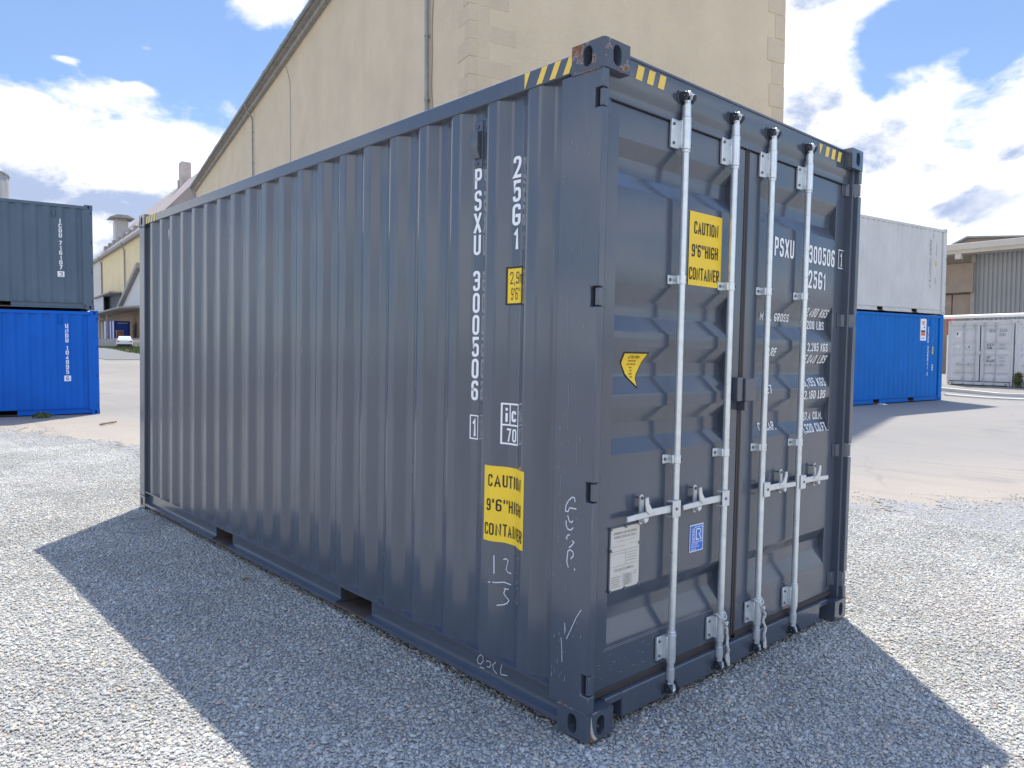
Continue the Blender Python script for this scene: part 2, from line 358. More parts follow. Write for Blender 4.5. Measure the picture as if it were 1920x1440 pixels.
def glyphs(txt, bold):
    """drawn lettering of constant stroke: every stroke is a mitred strip; strokes that cross lie a hair apart"""
    key = (txt, bold)
    if key in _gl: return _gl[key]
    sw = min(.17, .085+bold*4.2); vs = []; fs = []; x = 0.0; gap = .135
    for ch in txt:
        wd, paths = STROKES[ch]; iw, ih = max(wd-sw, .0), 1-sw
        for pi, (closed, path) in enumerate(paths):
            p = _round(path, closed, iw, ih, .19); n = len(p); b = len(vs)
            for i in range(n):
                a_ = p[i-1] if (i > 0 or closed) else None; c_ = p[(i+1) % n] if (i < n-1 or closed) else None
                d1 = None if a_ is None else (p[i][0]-a_[0], p[i][1]-a_[1]); d2 = None if c_ is None else (c_[0]-p[i][0], c_[1]-p[i][1])
                def nm(d): l_ = math.hypot(*d) or 1e-6; return (-d[1]/l_, d[0]/l_)
                n1_ = nm(d1) if d1 else nm(d2); n2_ = nm(d2) if d2 else n1_
                mx_, my_ = n1_[0]+n2_[0], n1_[1]+n2_[1]; l_ = math.hypot(mx_, my_)
                if l_ < 1e-3: mx_, my_, l_ = n1_[0], n1_[1], 1.0
                mx_, my_ = mx_/l_, my_/l_; k = min(1/max(.3, mx_*n1_[0]+my_*n1_[1]), 1.9)*sw/2
                ex_ = (0, 0)
                if not closed and i in (0, n-1) and not (p[i][0] in (0, iw) and .12*ih < p[i][1] < .9*ih):
                    d_ = d2 if i == 0 else d1; l2 = math.hypot(*d_); s_ = -1 if i == 0 else 1; ex_ = (d_[0]/l2*sw/2*s_, d_[1]/l2*sw/2*s_)
                px_, py_ = p[i][0]+sw/2+x+ex_[0], p[i][1]+sw/2+ex_[1]
                vs += [(px_+mx_*k, py_+my_*k, pi), (px_-mx_*k, py_-my_*k, pi)]
            for i in range(n if closed else n-1):
                j_ = (i+1) % n; fs.append((b+2*i, b+2*i+1, b+2*j_+1, b+2*j_))
        x += wd+gap
    vs = [(v[0], min(max(v[1], -.25), 1.0), v[2]) for v in vs]
    _gl[key] = (vs, fs, max(x-gap, .1)); return _gl[key]


# ------------------------------------------------------------------ ground heights
_cp = [(0, 0, 0), (-6, -4, .03), (-6, 6, .05), (6, -4, -.085), (2.4, 0, -.028), (0, 6, .05), (2.4, 6, .02), (8, 2, -.08), (4, 12, 0), (12, 4, -.04), (2.8, 19, -.034),
       (-3.2, 19.8, -.03), (20, 4, 0), (20, 8, 0), (26, 7, 0.0), (28.6, 6, .06), (31.9, 8.9, .33), (31.5, 6.5, .33), (31, 4, .33), (38, 8, .33), (40, 0, .35), (12, 50, .55), (20, 76, .98),
       (26, 101, 1.60), (24, 95, 1.54), (22, 86, 1.22), (40, 130, 1.62), (-20, 20, 0), (-40, 60, .8), (-30, -20, 0), (30, -30, .1), (0, -40, 0), (80, 40, .6),
       (400, 400, 1.4), (-400, 400, 1.4), (-400, -400, 0), (400, -400, .3), (15.3, 19.7, .1), (32, 16, .1), (33, 97, 1.58), (52, 14, .4)]
_cx = np.array([c[:2] for c in _cp], float); _cz = np.array([c[2] for c in _cp], float)
_A = np.linalg.norm(_cx[:, None]-_cx[None], axis=2); _wz = np.linalg.solve(_A+1e-9*np.eye(len(_cx)), _cz)
def zg(x, y):
    P_ = np.stack([np.asarray(x, float), np.asarray(y, float)], -1)
    z = np.linalg.norm(P_[..., None, :]-_cx, axis=-1) @ _wz
    rr = np.hypot(P_[..., 0]-1.2, P_[..., 1]-2.5); k = np.clip((rr-6)/5, 0, 1); k = k*k*(3-2*k)
    pl = -.012*P_[..., 0]+.008*P_[..., 1]-.026
    return pl*(1-k)+z*k
def zf(x, y): return float(zg(x, y))

GRAVEL = [(-40, 21), (-6, 17.2), (0.2, 16.3), (0.75, 15.0), (0.98, 13.2), (1.25, 10.7), (1.9, 9.2), (3.2, 8.0), (4.6, 6.2), (5.3, 4.0), (5.7, 2.4), (6.3, 1.62), (6.9, 0.92), (8.0, 0.38), (11, -1.2), (22, -9), (40, -30), (40, -45), (-40, -45)]
def seg_dist(px, py, poly):
    dmin = np.full(px.shape, 1e9)
    for (a, b), (c, e) in zip(poly[:-1], poly[1:]):
        vx, vy = c-a, e-b; t = np.clip(((px-a)*vx+(py-b)*vy)/(vx*vx+vy*vy), 0, 1)
        dmin = np.minimum(dmin, np.hypot(px-a-t*vx, py-b-t*vy))
    return dmin
def inside(px, py, poly):
    c = np.zeros(px.shape, bool); n = len(poly)
    for i in range(n):
        (x1, y1), (x2, y2) = poly[i], poly[(i+1) % n]
        if y1 == y2: continue
        k = ((y1 > py) != (y2 > py)) & (px < (x2-x1)*(py-y1)/(y2-y1)+x1); c ^= k
    return c
EDGE = GRAVEL[:-2]
def sdist(px, py):
    dd = seg_dist(px, py, EDGE); return np.where(inside(px, py, GRAVEL), -dd, dd)

def m_hard(t, b, oc):
    at = t.node('ShaderNodeAttribute', attribute_name='sand'); sand = at.outputs['Fac']
    ar = t.node('ShaderNodeAttribute', attribute_name='tar'); tar = ar.outputs['Fac']
    big = t.noise(oc, 0.16, 6, 0.6); mid = t.noise(oc, 1.1, 6, 0.62); fine = t.noise(oc, 26.0, 4, 0.7); spk = t.noise(oc, 120.0, 2, 0.6)
    c = t.mix(t.mapr(big, 0.3, 0.7), rgba((0.200, 0.190, 0.172)), rgba((0.256, 0.240, 0.212)))
    c = t.mix(t.math('MULTIPLY', t.mapr(mid, 0.5, 0.72), 0.55), c, rgba((0.215, 0.212, 0.21)))
    sm = t.math('MULTIPLY', sand, t.mapr(mid, 0.25, 0.65, 0.45, 1.0))
    c = t.mix(sm, c, rgba((0.325, 0.275, 0.215)))
    c = t.mix(t.math('MULTIPLY', t.mapr(fine, 0.5, 0.75), 0.40), c, rgba((0.19, 0.183, 0.175)))
    c = t.mix(t.math('MULTIPLY', t.mapr(spk, 0.60, 0.7), 0.35), c, rgba((0.46, 0.445, 0.42)))
    mpt = t.node('ShaderNodeMapping'); mpt.inputs['Rotation'].default_value = (0, 0, R(-38)); mpt.inputs['Scale'].default_value = (2.6, .10, 1); t.l.new(oc, mpt.inputs['Vector'])
    tyre = t.noise(mpt.outputs[0], 1.0, 4, .6); blot = t.noise(oc, .55, 4, .5)
    c = t.mix(t.math('MULTIPLY', t.mapr(tyre, .54, .70), .40), c, rgba((.17, .165, .158)))
    c = t.mix(t.math('MULTIPLY', t.mapr(blot, .60, .68), .45), c, rgba((.165, .16, .155)))
    vo = t.node('ShaderNodeTexVoronoi', feature='DISTANCE_TO_EDGE'); vo.inputs['Scale'].default_value = 0.22
    t.l.new(t.vmath('ADD', oc, t.vmath('MULTIPLY', warpv(t, oc), (0.9, 0.9, 0))), vo.inputs['Vector'])
    crack = t.mapr(vo.outputs['Distance'], 0.002, 0.008, 0.5, 0.0)
    c = t.mix(t.math('MULTIPLY', crack, t.mapr(big, 0.45, 0.6)), c, rgba((0.15, 0.145, 0.14)))
    c = t.mix(tar, c, rgba((0.12, 0.125, 0.13)))
    t.put(b.inputs['Base Color'], c); b.inputs['Roughness'].default_value = 0.9; b.inputs['Specular IOR Level'].default_value = 0.25
    t.put(b.inputs['Normal'], t.bump(t.math('ADD', fine, t.math('MULTIPLY', mid, 1.5)), 0.5, 0.012))
def warpv(t, oc):
    n = t.node('ShaderNodeTexNoise'); t.l.new(oc, n.inputs['Vector']); n.inputs['Scale'].default_value = 0.8; n.inputs['Detail'].default_value = 5
    return n.outputs['Color']
M['hard'] = material('dusty_hardstand', m_hard)
def m_bed(t, b, oc):
    vo = t.node('ShaderNodeTexVoronoi'); vo.inputs['Scale'].default_value = 62.0; t.l.new(oc, vo.inputs['Vector'])
    big = t.noise(oc, 0.7, 5, 0.6); fine = t.noise(oc, 50.0, 3)
    c = t.mix(vo.outputs['Color'], rgba((0.15, 0.15, 0.15)), rgba((0.37, 0.365, 0.355)))
    c = t.mix(t.math('MULTIPLY', t.mapr(big, 0.52, 0.7), 0.5), c, rgba((0.36, 0.33, 0.29)))
    t.put(b.inputs['Base Color'], c); b.inputs['Roughness'].default_value = 0.95; b.inputs['Specular IOR Level'].default_value = 0.2
    t.put(b.inputs['Normal'], t.bump(t.math('ADD', vo.outputs['Distance'], fine), 0.8, 0.012))
M['bed'] = material('gravel_bed', m_bed)
def m_chip(t, b, oc):
    at = t.node('ShaderNodeAttribute', attribute_name='tint'); n = t.noise(oc, 140.0, 3)
    geo = t.node('ShaderNodeNewGeometry'); pn = t.noise(geo.outputs['Position'], .8, 5, .6); pm_ = t.noise(geo.outputs['Position'], 3.5, 3, .6)
    t.put(b.inputs['Base Color'], t.mix(t.mapr(n, 0.35, 0.65, 0, 0.25), at.outputs['Color'], rgba((0.16, 0.16, 0.165))))
    hs = t.node('ShaderNodeHueSaturation'); t.l.new(b.inputs['Base Color'].links[0].from_socket, hs.inputs['Color']); t.l.new(t.mapr(t.math('ADD', pn, t.math('MULTIPLY', pm_, .4)), .5, .9, .76, 1.12), hs.inputs['Value'])
    dust = t.mapr(t.noise(geo.outputs['Position'], .45, 4, .55), .54, .70, 0, .55)
    t.put(b.inputs['Base Color'], t.mix(dust, hs.outputs['Color'], rgba((0.44, 0.405, 0.355))))
    b.inputs['Roughness'].default_value = 0.75; b.inputs['Specular IOR Level'].default_value = 0.35
M['chip'] = material('slate_chips', m_chip)

# ground: one sheet to the horizon, finely divided near the yard
def axis(c, half, n, p):
    u = np.linspace(-1, 1, n); return c+half*np.sinh(p*u)/math.sinh(p)
gx = axis(6, 900, 230, 7.2); gy = axis(8, 900, 230, 7.2)
X, Y = np.meshgrid(gx, gy); Z = zg(X, Y)
Z = np.where(np.hypot(X, Y) > 450, 1.2, Z)
def grid_obj(name, X, Y, Z, mat):
    ny, nx = X.shape; me = bpy.data.meshes.new(name); i = np.arange(nx*ny).reshape(ny, nx)
    q = np.stack([i[:-1, :-1], i[:-1, 1:], i[1:, 1:], i[1:, :-1]], -1).reshape(-1, 4)
    me.from_pydata(np.stack([X, Y, Z], -1).reshape(-1, 3).tolist(), [], q.tolist()); me.materials.append(mat)
    me.polygons.foreach_set('use_smooth', [True]*len(q)); me.update()
    o = bpy.data.objects.new(name, me); COL.objects.link(o); return o
g = grid_obj('ground', X, Y, Z, M['hard']); g['kind'] = 'structure'
sd = sdist(X, Y)
sand = np.clip(1-sd/3.6, 0, 1); sand = np.where(sd < 0, 1, sand)
a = g.data.attributes.new('sand', 'FLOAT', 'POINT'); a.data.foreach_set('value', sand.ravel().astype(np.float32))
yr = Y-(86+0.10*(X-20)); tar = (np.abs(yr) < 5).astype(float)*0
a = g.data.attributes.new('tar', 'FLOAT', 'POINT'); a.data.foreach_set('value', tar.ravel().astype(np.float32))

# gravel bed sheet just above the ground, with a ragged edge
bx = np.arange(-9, 13, .08); by = np.arange(-7, 19, .08)
BX, BY = np.meshgrid(bx, by)
wob = 0.22*np.sin(BX*3.1+BY*1.7)+0.16*np.sin(BX*7.3-BY*5.1)+0.12*rng.standard_normal(BX.shape)*0.6
keep = (sdist(BX+.04, BY+.04)+wob) < 0
ny, nx = BX.shape; idx = np.arange(nx*ny).reshape(ny, nx)
kk = keep[:-1, :-1]; q = np.stack([idx[:-1, :-1], idx[:-1, 1:], idx[1:, 1:], idx[1:, :-1]], -1)[kk]
BZ = zg(BX, BY)+.006
used = np.unique(q); rem = np.full(nx*ny, -1); rem[used] = np.arange(len(used))
me = bpy.data.meshes.new('gravel_bed'); me.from_pydata(np.stack([BX, BY, BZ], -1).reshape(-1, 3)[used].tolist(), [], rem[q].tolist())
me.materials.append(M['bed']); o = bpy.data.objects.new('gravel_bed', me); COL.objects.link(o); o['kind'] = 'structure'

# slate chips
def chips(P3, size, rg):
    """numpy mesh of low irregular stone flakes; returns verts, faces(list), tint per vertex"""
    n = len(P3); k = 5
    ang = (np.arange(k)/k*2*np.pi)[None]+rg.uniform(-.35, .35, (n, k))+rg.uniform(0, 6.28, (n, 1))
    rad = size[:, None]*rg.uniform(.62, 1.15, (n, k)); asp = rg.uniform(.38, .95, (n, 1))
    bxy = np.stack([np.cos(ang)*rad, np.sin(ang)*rad*asp], -1)
    th = size*rg.uniform(.16, .46, n)
    top = np.concatenate([bxy*rg.uniform(.74, 1.02, (n, k, 1)), np.repeat(th[:, None, None], k, 1)*rg.uniform(.75, 1.15, (n, k, 1))], -1)
    bot = np.concatenate([bxy, np.zeros((n, k, 1))-th[:, None, None]*.35], -1)
    V = np.concatenate([top, bot], 1)
    ax = rg.normal(0, .21, (n, 2)); rz = rg.uniform(0, 6.28, n)
    cx, sx_, cy, sy = np.cos(ax[:, 0]), np.sin(ax[:, 0]), np.cos(ax[:, 1]), np.sin(ax[:, 1])
    c, s = np.cos(rz), np.sin(rz)
    x, y, z = V[..., 0], V[..., 1], V[..., 2]
    x, y = x*c[:, None]-y*s[:, None], x*s[:, None]+y*c[:, None]
    y, z = y*cx[:, None]-z*sx_[:, None], y*sx_[:, None]+z*cx[:, None]
    x, z = x*cy[:, None]+z*sy[:, None], -x*sy[:, None]+z*cy[:, None]
    V = np.stack([x, y, z], -1)+P3[:, None, :]
    base = np.arange(n)[:, None]*2*k
    side = np.stack([np.stack([i+0*base[:, 0], (i+1) % k+0*base[:, 0], k+(i+1) % k+0*base[:, 0], k+i+0*base[:, 0]], -1) for i in range(k)], 1)
    side = side[:, :, ::-1]+base[:, :, None]
    tp = np.arange(k)[None]+base
    lum = np.clip(rg.normal(.475, .052, n), .26, .62)
    tint = np.stack([lum*1.02, lum, lum*.885], -1)
    r_ = rg.random(n)
    warm = r_ < .055; tint[warm] *= np.array([1.18, 1.02, .82]); pink = (r_ > .055) & (r_ < .068); tint[pink] *= np.array([1.2, .92, .8])
    blue = r_ > .86; tint[blue] *= np.array([.88, .95, 1.03]); white = (r_ > .80) & (r_ < .82); tint[white] = tint[white]*0+np.array([.66, .65, .62])
    dark = (r_ > .5) & (r_ < .56); tint[dark] *= .62
    T = np.repeat(np.concatenate([tint, np.ones((n, 1))], 1)[:, None, :], 2*k, 1)
    return V.reshape(-1, 3), side.reshape(-1, 4), tp, np.clip(T.reshape(-1, 4), 0, .8)
def chip_mesh(name, P3, size, rg, extra=None):
    V, side, tp, T = chips(P3, size, rg)
    if extra is not None: V = np.concatenate([V, extra]); T = np.concatenate([T, np.ones((len(extra), 4))])
    me = bpy.data.meshes.new(name); nq, nt = len(side), len(tp)
    me.vertices.add(len(V)); me.vertices.foreach_set('co', V.astype(np.float32).ravel())
    loops = np.concatenate([side.ravel(), tp.ravel()]); me.loops.add(len(loops)); me.loops.foreach_set('vertex_index', loops.astype(np.int32))
    starts = np.concatenate([np.arange(nq)*4, nq*4+np.arange(nt)*5]); me.polygons.add(nq+nt); me.polygons.foreach_set('loop_start', starts.astype(np.int32))
    me.update(calc_edges=True); me.materials.append(M['chip'])
    at = me.attributes.new('tint', 'FLOAT_COLOR', 'POINT'); at.data.foreach_set('color', T.astype(np.float32).ravel())
    o = bpy.data.objects.new(name, me); COL.objects.link(o); return o
TS = 1.0
NCH = 10500
pts = np.concatenate([rng.uniform(-TS/2, TS/2, (NCH, 2)), rng.uniform(0, .010, (NCH, 1))], 1)
sz = np.clip(rng.lognormal(math.log(.0072), .40, NCH), .003, .019)
cxs = np.arange(-8.5, 12.5, TS); cys = np.arange(-6.5, 18.5, TS)
AX, AY = [v.ravel() for v in np.meshgrid(cxs, cys)]
sA = sdist(AX, AY); ok = sA < -.62
# only where it can be looked at from about the camera's place: nothing far behind it
ok &= ((AX-CAM.x)*fwd.x+(AY-CAM.y)*fwd.y) > -3.0
AX, AY = AX[ok], AY[ok]; anchors = np.stack([AX, AY, zg(AX, AY)+.0025], -1)
gr = chip_mesh('gravel', pts, sz, rng, anchors); gr['kind'] = 'stuff'
nv = len(gr.data.vertices); na = len(anchors)
at = gr.data.attributes.new('anchor', 'BOOLEAN', 'POINT'); fl = np.zeros(nv, bool); fl[-na:] = True; at.data.foreach_set('value', fl)
at = gr.data.attributes.new('turn', 'FLOAT_VECTOR', 'POINT'); tv = np.zeros((nv, 3), np.float32)
for i_, (ax_, ay_) in enumerate(zip(AX, AY)):          # each patch lies along the slope of the ground
    nrm = Vector((-(zf(ax_+.4, ay_)-zf(ax_-.4, ay_))/.8, -(zf(ax_, ay_+.4)-zf(ax_, ay_-.4))/.8, 1)).normalized()
    tv[nv-na+i_] = (Vector((0, 0, 1)).rotation_difference(nrm).to_matrix() @ Matrix.Rotation(int(rng.integers(0, 4))*math.pi/2, 3, 'Z')).to_euler()
at.data.foreach_set('vector', tv.ravel())
ng = bpy.data.node_groups.new('spread_gravel', 'GeometryNodeTree')
ng.interface.new_socket('Geometry', in_out='INPUT', socket_type='NodeSocketGeometry'); ng.interface.new_socket('Geometry', in_out='OUTPUT', socket_type='NodeSocketGeometry')
gi = ng.nodes.new('NodeGroupInput'); go = ng.nodes.new('NodeGroupOutput')
na1 = ng.nodes.new('GeometryNodeInputNamedAttribute'); na1.data_type = 'BOOLEAN'; na1.inputs['Name'].default_value = 'anchor'
na2 = ng.nodes.new('GeometryNodeInputNamedAttribute'); na2.data_type = 'FLOAT_VECTOR'; na2.inputs['Name'].default_value = 'turn'
sp = ng.nodes.new('GeometryNodeSeparateGeometry'); sp.domain = 'POINT'
ip = ng.nodes.new('GeometryNodeInstanceOnPoints')
L_ = ng.links
L_.new(gi.outputs[0], sp.inputs['Geometry']); L_.new(na1.outputs['Attribute'], sp.inputs['Selection'])
L_.new(sp.outputs['Selection'], ip.inputs['Points']); L_.new(sp.outputs['Inverted'], ip.inputs['Instance'])
L_.new(na2.outputs['Attribute'], ip.inputs['Rotation']); L_.new(ip.outputs[0], go.inputs[0])
md = gr.modifiers.new('spread', 'NODES'); md.node_group = ng
# loose chips that thin out over the edge of the gravel
ex = rng.uniform(-8.5, 12, 420000); ey = rng.uniform(-3, 18, 420000); s_ = sdist(ex, ey)
s_ = s_+.25*np.sin(ex*2.1+ey*1.3)+.18*np.sin(ex*5.3-ey*3.7)
prob = np.where(s_ < -1.4, 0, np.where(s_ < 0, 1.0, np.exp(-np.maximum(s_, 0)/.14)))
sel = (rng.random(len(ex)) < prob) & (((ex-CAM.x)*fwd.x+(ey-CAM.y)*fwd.y) > 3)
ex, ey = ex[sel][:90000], ey[sel][:90000]
st = chip_mesh('stray_gravel', np.stack([ex, ey, zg(ex, ey)+.004+rng.uniform(0, .008, len(ex))], -1), np.clip(rng.lognormal(math.log(.0078), .40, len(ex)), .003, .019), rng)
st['kind'] = 'stuff'

# ------------------------------------------------------------------ containers
W, L = 2.438, 6.058
PER = 0.279
SO, SI = 0.013, 0.049          # outer and inner plane of the side corrugation
def side_brk():
    out_ = []; k = -1
    while True:
        yk = .449+PER*k
        if yk-.279 > L: break
        for dlt in (0, -.072, -.140, -.210): out_.append(yk+dlt)
        k += 1
    return sorted(v for v in out_ if .2 < v < L-.12)
BRK = side_brk()
CH, ZCH = .0075, .009
def side_x(y):
    for b in BRK:
        if abs(y-b) < CH: return side_raw(b-CH)+(side_raw(b+CH)-side_raw(b-CH))*(y-b+CH)/(2*CH)
    return side_raw(y)
def side_raw(y):
    t = (.449-y) % PER
    if t < .072: return SO
    if t < .140: return SO+(SI-SO)*(t-.072)/.068
    if t < .210: return SI
    return SI-(SI-SO)*(t-.210)/.069
def side_profile(y0, y1):
    pts_ = [y0]; ch = CH
    for b in BRK:
        if y0+.01 < b < y1-.01: pts_ += [b-ch, b+ch]
    pts_.append(y1); return [(y, side_raw(y)) for y in pts_]
RECESS = [(2.552, 2.480, 2.412, 2.345), (1.933, 1.860, 1.795, 1.724), (1.660, 1.588, 1.526, 1.448), (1.388, 1.320, 1.253, 1.184), (0.572, 0.510, 0.446, 0.352)]
DY, DEP = 0.075, 0.036
ZB = sorted(z for r in RECESS for z in r)
def door_y(z):
    for b in ZB:
        if abs(z-b) < ZCH: return door_raw(b-ZCH)+(door_raw(b+ZCH)-door_raw(b-ZCH))*(z-b+ZCH)/(2*ZCH)
    return door_raw(z)
def door_raw(z):
    for a_, b_, c_, d_ in RECESS:
        if d_ <= z <= a_:
            if z > b_: return DY+DEP*(a_-z)/(a_-b_)
            if z >= c_: return DY+DEP
            return DY+DEP*(z-d_)/(c_-d_)
    return DY

_cast = {}
def casting_mesh(mx, my, mz):
    """corner casting with its three oval openings; made once, then mirrored"""
    if 'base' not in _cast:
        bm = bmesh.new(); bmesh.ops.create_cube(bm, size=1.0)
        bmesh.ops.scale(bm, vec=(.162, .178, .118), verts=bm.verts); bmesh.ops.translate(bm, vec=(.081, .089, .059), verts=bm.verts)
        ve = [e for e in bm.edges if abs(e.verts[0].co.z-e.verts[1].co.z) > .05 and e.verts[0].co.x < .01 and e.verts[0].co.y < .01]
        oe = [e for e in bm.edges if e not in ve and all(v.co.z > .1 for v in e.verts)]
        bmesh.ops.bevel(bm, geom=ve, offset=.016, segments=4, affect='EDGES', profile=.5)
        me_ = bpy.data.meshes.new('c'); bm.to_mesh(me_); bm.free(); o_ = bpy.data.objects.new('c', me_); COL.objects.link(o_)
        def oval(hw, hh, n=7):
            p = []
            for k in range(n+1): t = math.pi*k/n; p.append((hw*math.cos(t), hh-hw+hw*math.sin(t)))
            for k in range(n+1): t = math.pi+math.pi*k/n; p.append((hw*math.cos(t), -(hh-hw)+hw*math.sin(t)))
            return p
        mb = MB(); ov = oval(.0255, .042)
        cut1 = MB().prism(ov, lambda p, a: (a, .089+p[0], .060+p[1]), -.05, .075)
        cut2 = MB().prism(ov, lambda p, a: (.081+p[0], a, .060+p[1]), -.05, .075)
        cut3 = MB().prism(oval(.03, .058), lambda p, a: (.081+p[0], .089+p[1], a), .085, .2)
        obs = []
        for c_ in (cut1, cut2, cut3):
            m_ = bpy.data.meshes.new('k'); m_.from_pydata(c_.v, [], c_.f); b2 = bmesh.new(); b2.from_mesh(m_); bmesh.ops.recalc_face_normals(b2, faces=b2.faces); b2.to_mesh(m_); b2.free()
            k_ = bpy.data.objects.new('k', m_); COL.objects.link(k_); obs.append(k_)
            bo = o_.modifiers.new('b', 'BOOLEAN'); bo.operation = 'DIFFERENCE'; bo.object = k_; bo.solver = 'EXACT'
        dg = bpy.context.evaluated_depsgraph_get(); res = bpy.data.meshes.new_from_object(o_.evaluated_get(dg))
        for k_ in obs+[o_]: bpy.data.objects.remove(k_)
        _cast['base'] = res
    key = (mx, my, mz)
    if key not in _cast:
        m_ = _cast['base'].copy()
        if mz: m_.transform(Matrix.Translation((0, 0, .118)) @ Matrix.Diagonal((1, 1, -1, 1))); m_.flip_normals()
        if mx: m_.transform(Matrix.Diagonal((-1, 1, 1, 1))); m_.flip_normals()
        if my: m_.transform(Matrix.Diagonal((1, -1, 1, 1))); m_.flip_normals()
        m_.polygons.foreach_set('use_smooth', [True]*len(m_.polygons)); m_.set_sharp_from_angle(angle=R(32)); m_.name = 'corner_casting'
        _cast[key] = m_
    return _cast[key]

def container(name, label, loc, rotz, H, pm, group=None, bar=None, handle=None, doors='full', hero=False, gasket=None, top_gasket=None):
    root = thing(name, label, 'shipping container', loc, rotz, group)
    gasket = gasket or M['rubber_black']; bar = bar or M['galv']; handle = handle or M['zinc']
    k = H/2.896
    rad_x = {False: 0.0, True: W}
    # castings
    for ix in (0, 1):
        for iy in (0, 1):
            for iz in (0, 1):
                m_ = casting_mesh(ix, iy, 1-iz).copy(); m_.materials.clear()
                m_.materials.append(M['enamel_chipped'] if (hero and ix == 0 and iy == 0 and iz == 1) else pm)
                for p_ in m_.polygons: p_.material_index = 0
                o_ = bpy.data.objects.new('corner_casting', m_); COL.objects.link(o_); o_.parent = root
                o_.location = (W*ix, L*iy, (H-.118) if iz else 0)
    hz_ = [(2.622*k, 2.702*k), (1.817*k, 1.900*k), (1.008*k, 1.092*k), (.192*k, .282*k)]
    # posts: the door posts are cut away in front where the hinges sit
    for ix in (0, 1):
        X_ = (lambda x: x) if ix == 0 else (lambda x: W-x)
        def bx_(mb, x0, x1, *r): a_, b_ = sorted((X_(x0), X_(x1))); mb.box(a_, b_, *r)
        mb = MB(); out_ = [(.006, .116)]
        for z0, z1 in hz_[::-1]: out_ += [(.006, z0), (.048, z0), (.048, z1), (.006, z1)]
        out_ += [(.006, H-.116), (.236, H-.116), (.236, .116)]
        mb.prism(out_, lambda p, a_: (X_(a_), p[0], p[1]), .003, .044)
        bx_(mb, .0442, .074, .030, .225, .117, H-.117)
        obj('corner_post', mb, pm, root, .004)
        mb = MB(); bx_(mb, .004, .07, L-.155, L-.004, .116, H-.116); obj('corner_post', mb, pm, root, .008)
        # hinges
        for z0, z1 in hz_:
            mb = MB(); bx_(mb, .010, .036, .008, .027, z0+.005, z1-.005)
            pl = [(.030, .010), (.030, .034), (.075, DY+.004), (.128, DY+.004), (.132, DY-.006), (.085, DY-.008), (.046, .012)]
            mb.prism([(X_(p[0]), p[1]) for p in pl], lambda p, a_: (p[0], p[1], a_), z0+.002, z1-.002)
            obj('hinge', mb, pm, root, .003)
        # side rails
        mb = MB(); bx_(mb, .006, .068, .17, L-.17, H-.104, H-.026); obj('top_side_rail', mb, pm, root, .006)
        pk = [(1.742, 2.100), (3.795, 4.130)] if H > 1 else []
        sec = [(.009, .168), (.009, .158), (.040, .150), (.040, .062), (.003, .052), (.001, .030), (.070, .030), (.070, .168)]
        mb = MB(); ys = [.17]+[v for p_ in pk for v in p_]+[L-.17]
        for y0, y1 in zip(ys[0::2], ys[1::2]): mb.prism([(X_(p[0]), p[1]) for p in sec], lambda p, a_: (p[0], a_, p[1]), y0, y1)
        for y0, y1 in pk:
            bx_(mb, .009, .0705, y0, y1, .156, .168)
        obj('bottom_side_rail', mb, pm, root)
        # side panel
        prof = side_profile(.20, L-.10); z0, z1 = .166, H-.100; n = len(prof)
        vs = [(X_(x), y, z0) for y, x in prof]+[(X_(x), y, z1) for y, x in prof]
        mb = MB().add(vs, [(i, n+i, n+i+1, i+1) if ix else (i, i+1, n+i+1, n+i) for i in range(n-1)])
        sp_ = obj('side_panel', mb, pm, root, sharp=9)
        if ix == 0: side = sp_
        # vents
        for yv in (.832, L-.85):
            mb = MB(); zt = H-.155
            bx_(mb, .043, .0495, yv-.030, yv+.030, zt-.225, zt)
            sec2 = [(.044, zt-.05), (.012, zt-.062), (.012, zt-.148), (.030, zt-.182), (.044, zt-.186)]
            mb.prism([(X_(p[0]), p[1]) for p in sec2], lambda p, a_: (p[0], a_, p[1]), yv-.026, yv+.024)
            for zz_ in (zt-.028, zt-.205): mb.tube([(X_(.045), yv+.004, zz_), (X_(.036), yv+.004, zz_)], .009, 8)
            obj('vent', mb, pm, sp_, .003)
    # pockets under the floor, floor and roof
    for y0, y1 in ((1.742, 2.100), (3.795, 4.130)):
        mb = MB(); mb.box(.004, W-.004, y0-.006, y1+.006, .031, .044); mb.box(.068, W-.068, y0, y1, .153, .160)
        mb.box(.0715, W-.0715, y0-.006, y0, .044, .153); mb.box(.0715, W-.0715, y1, y1+.006, .044, .153)
        obj('fork_pocket', mb, M['floor_steel'], root)
    obj('floor', MB().box(.072, W-.072, .10, L-.07, .1605, .19), M['floor_steel'], root)
    mb = MB(); n = 44; ys = np.linspace(.12, L-.12, n)
    vs = [(.066, y, H-.036-(.018 if (i//2) % 2 else 0)) for i, y in enumerate(ys)]+[(W-.066, y, H-.036-(.018 if (i//2) % 2 else 0)) for i, y in enumerate(ys)]
    mb.add(vs, [(i, n+i, n+i+1, i+1) for i in range(n-1)]); obj('roof_panel', mb, pm, root)
    for z0, z1 in ((H-.10, H-.02), (.03, .15)): obj('end_rail', MB().box(.165, W-.165, L-.07, L-.006, z0, z1), pm, root, .006)
    pr = side_profile(.22, .22+W-.12); n = len(pr)
    vs = [(.06+(y-.22), L-.012-x, .148) for y, x in pr]+[(.06+(y-.22), L-.012-x, H-.098) for y, x in pr]
    obj('end_panel', MB().add(vs, [(i, n+i, n+i+1, i+1) for i in range(n-1)]), pm, root, sharp=9)
    # header and sill
    mb = MB(); mb.prism([(.052, H-.010), (.052, H-.150), (.060, H-.165), (.060, H-.206), (.115, H-.206), (.115, H-.010)], lambda p, a_: (a_, p[0], p[1]), .060, W-.060)
    mb.box(.164, W-.164, .046, .0519, H-.020, H-.008)
    header = obj('door_header', mb, pm, root, .003)
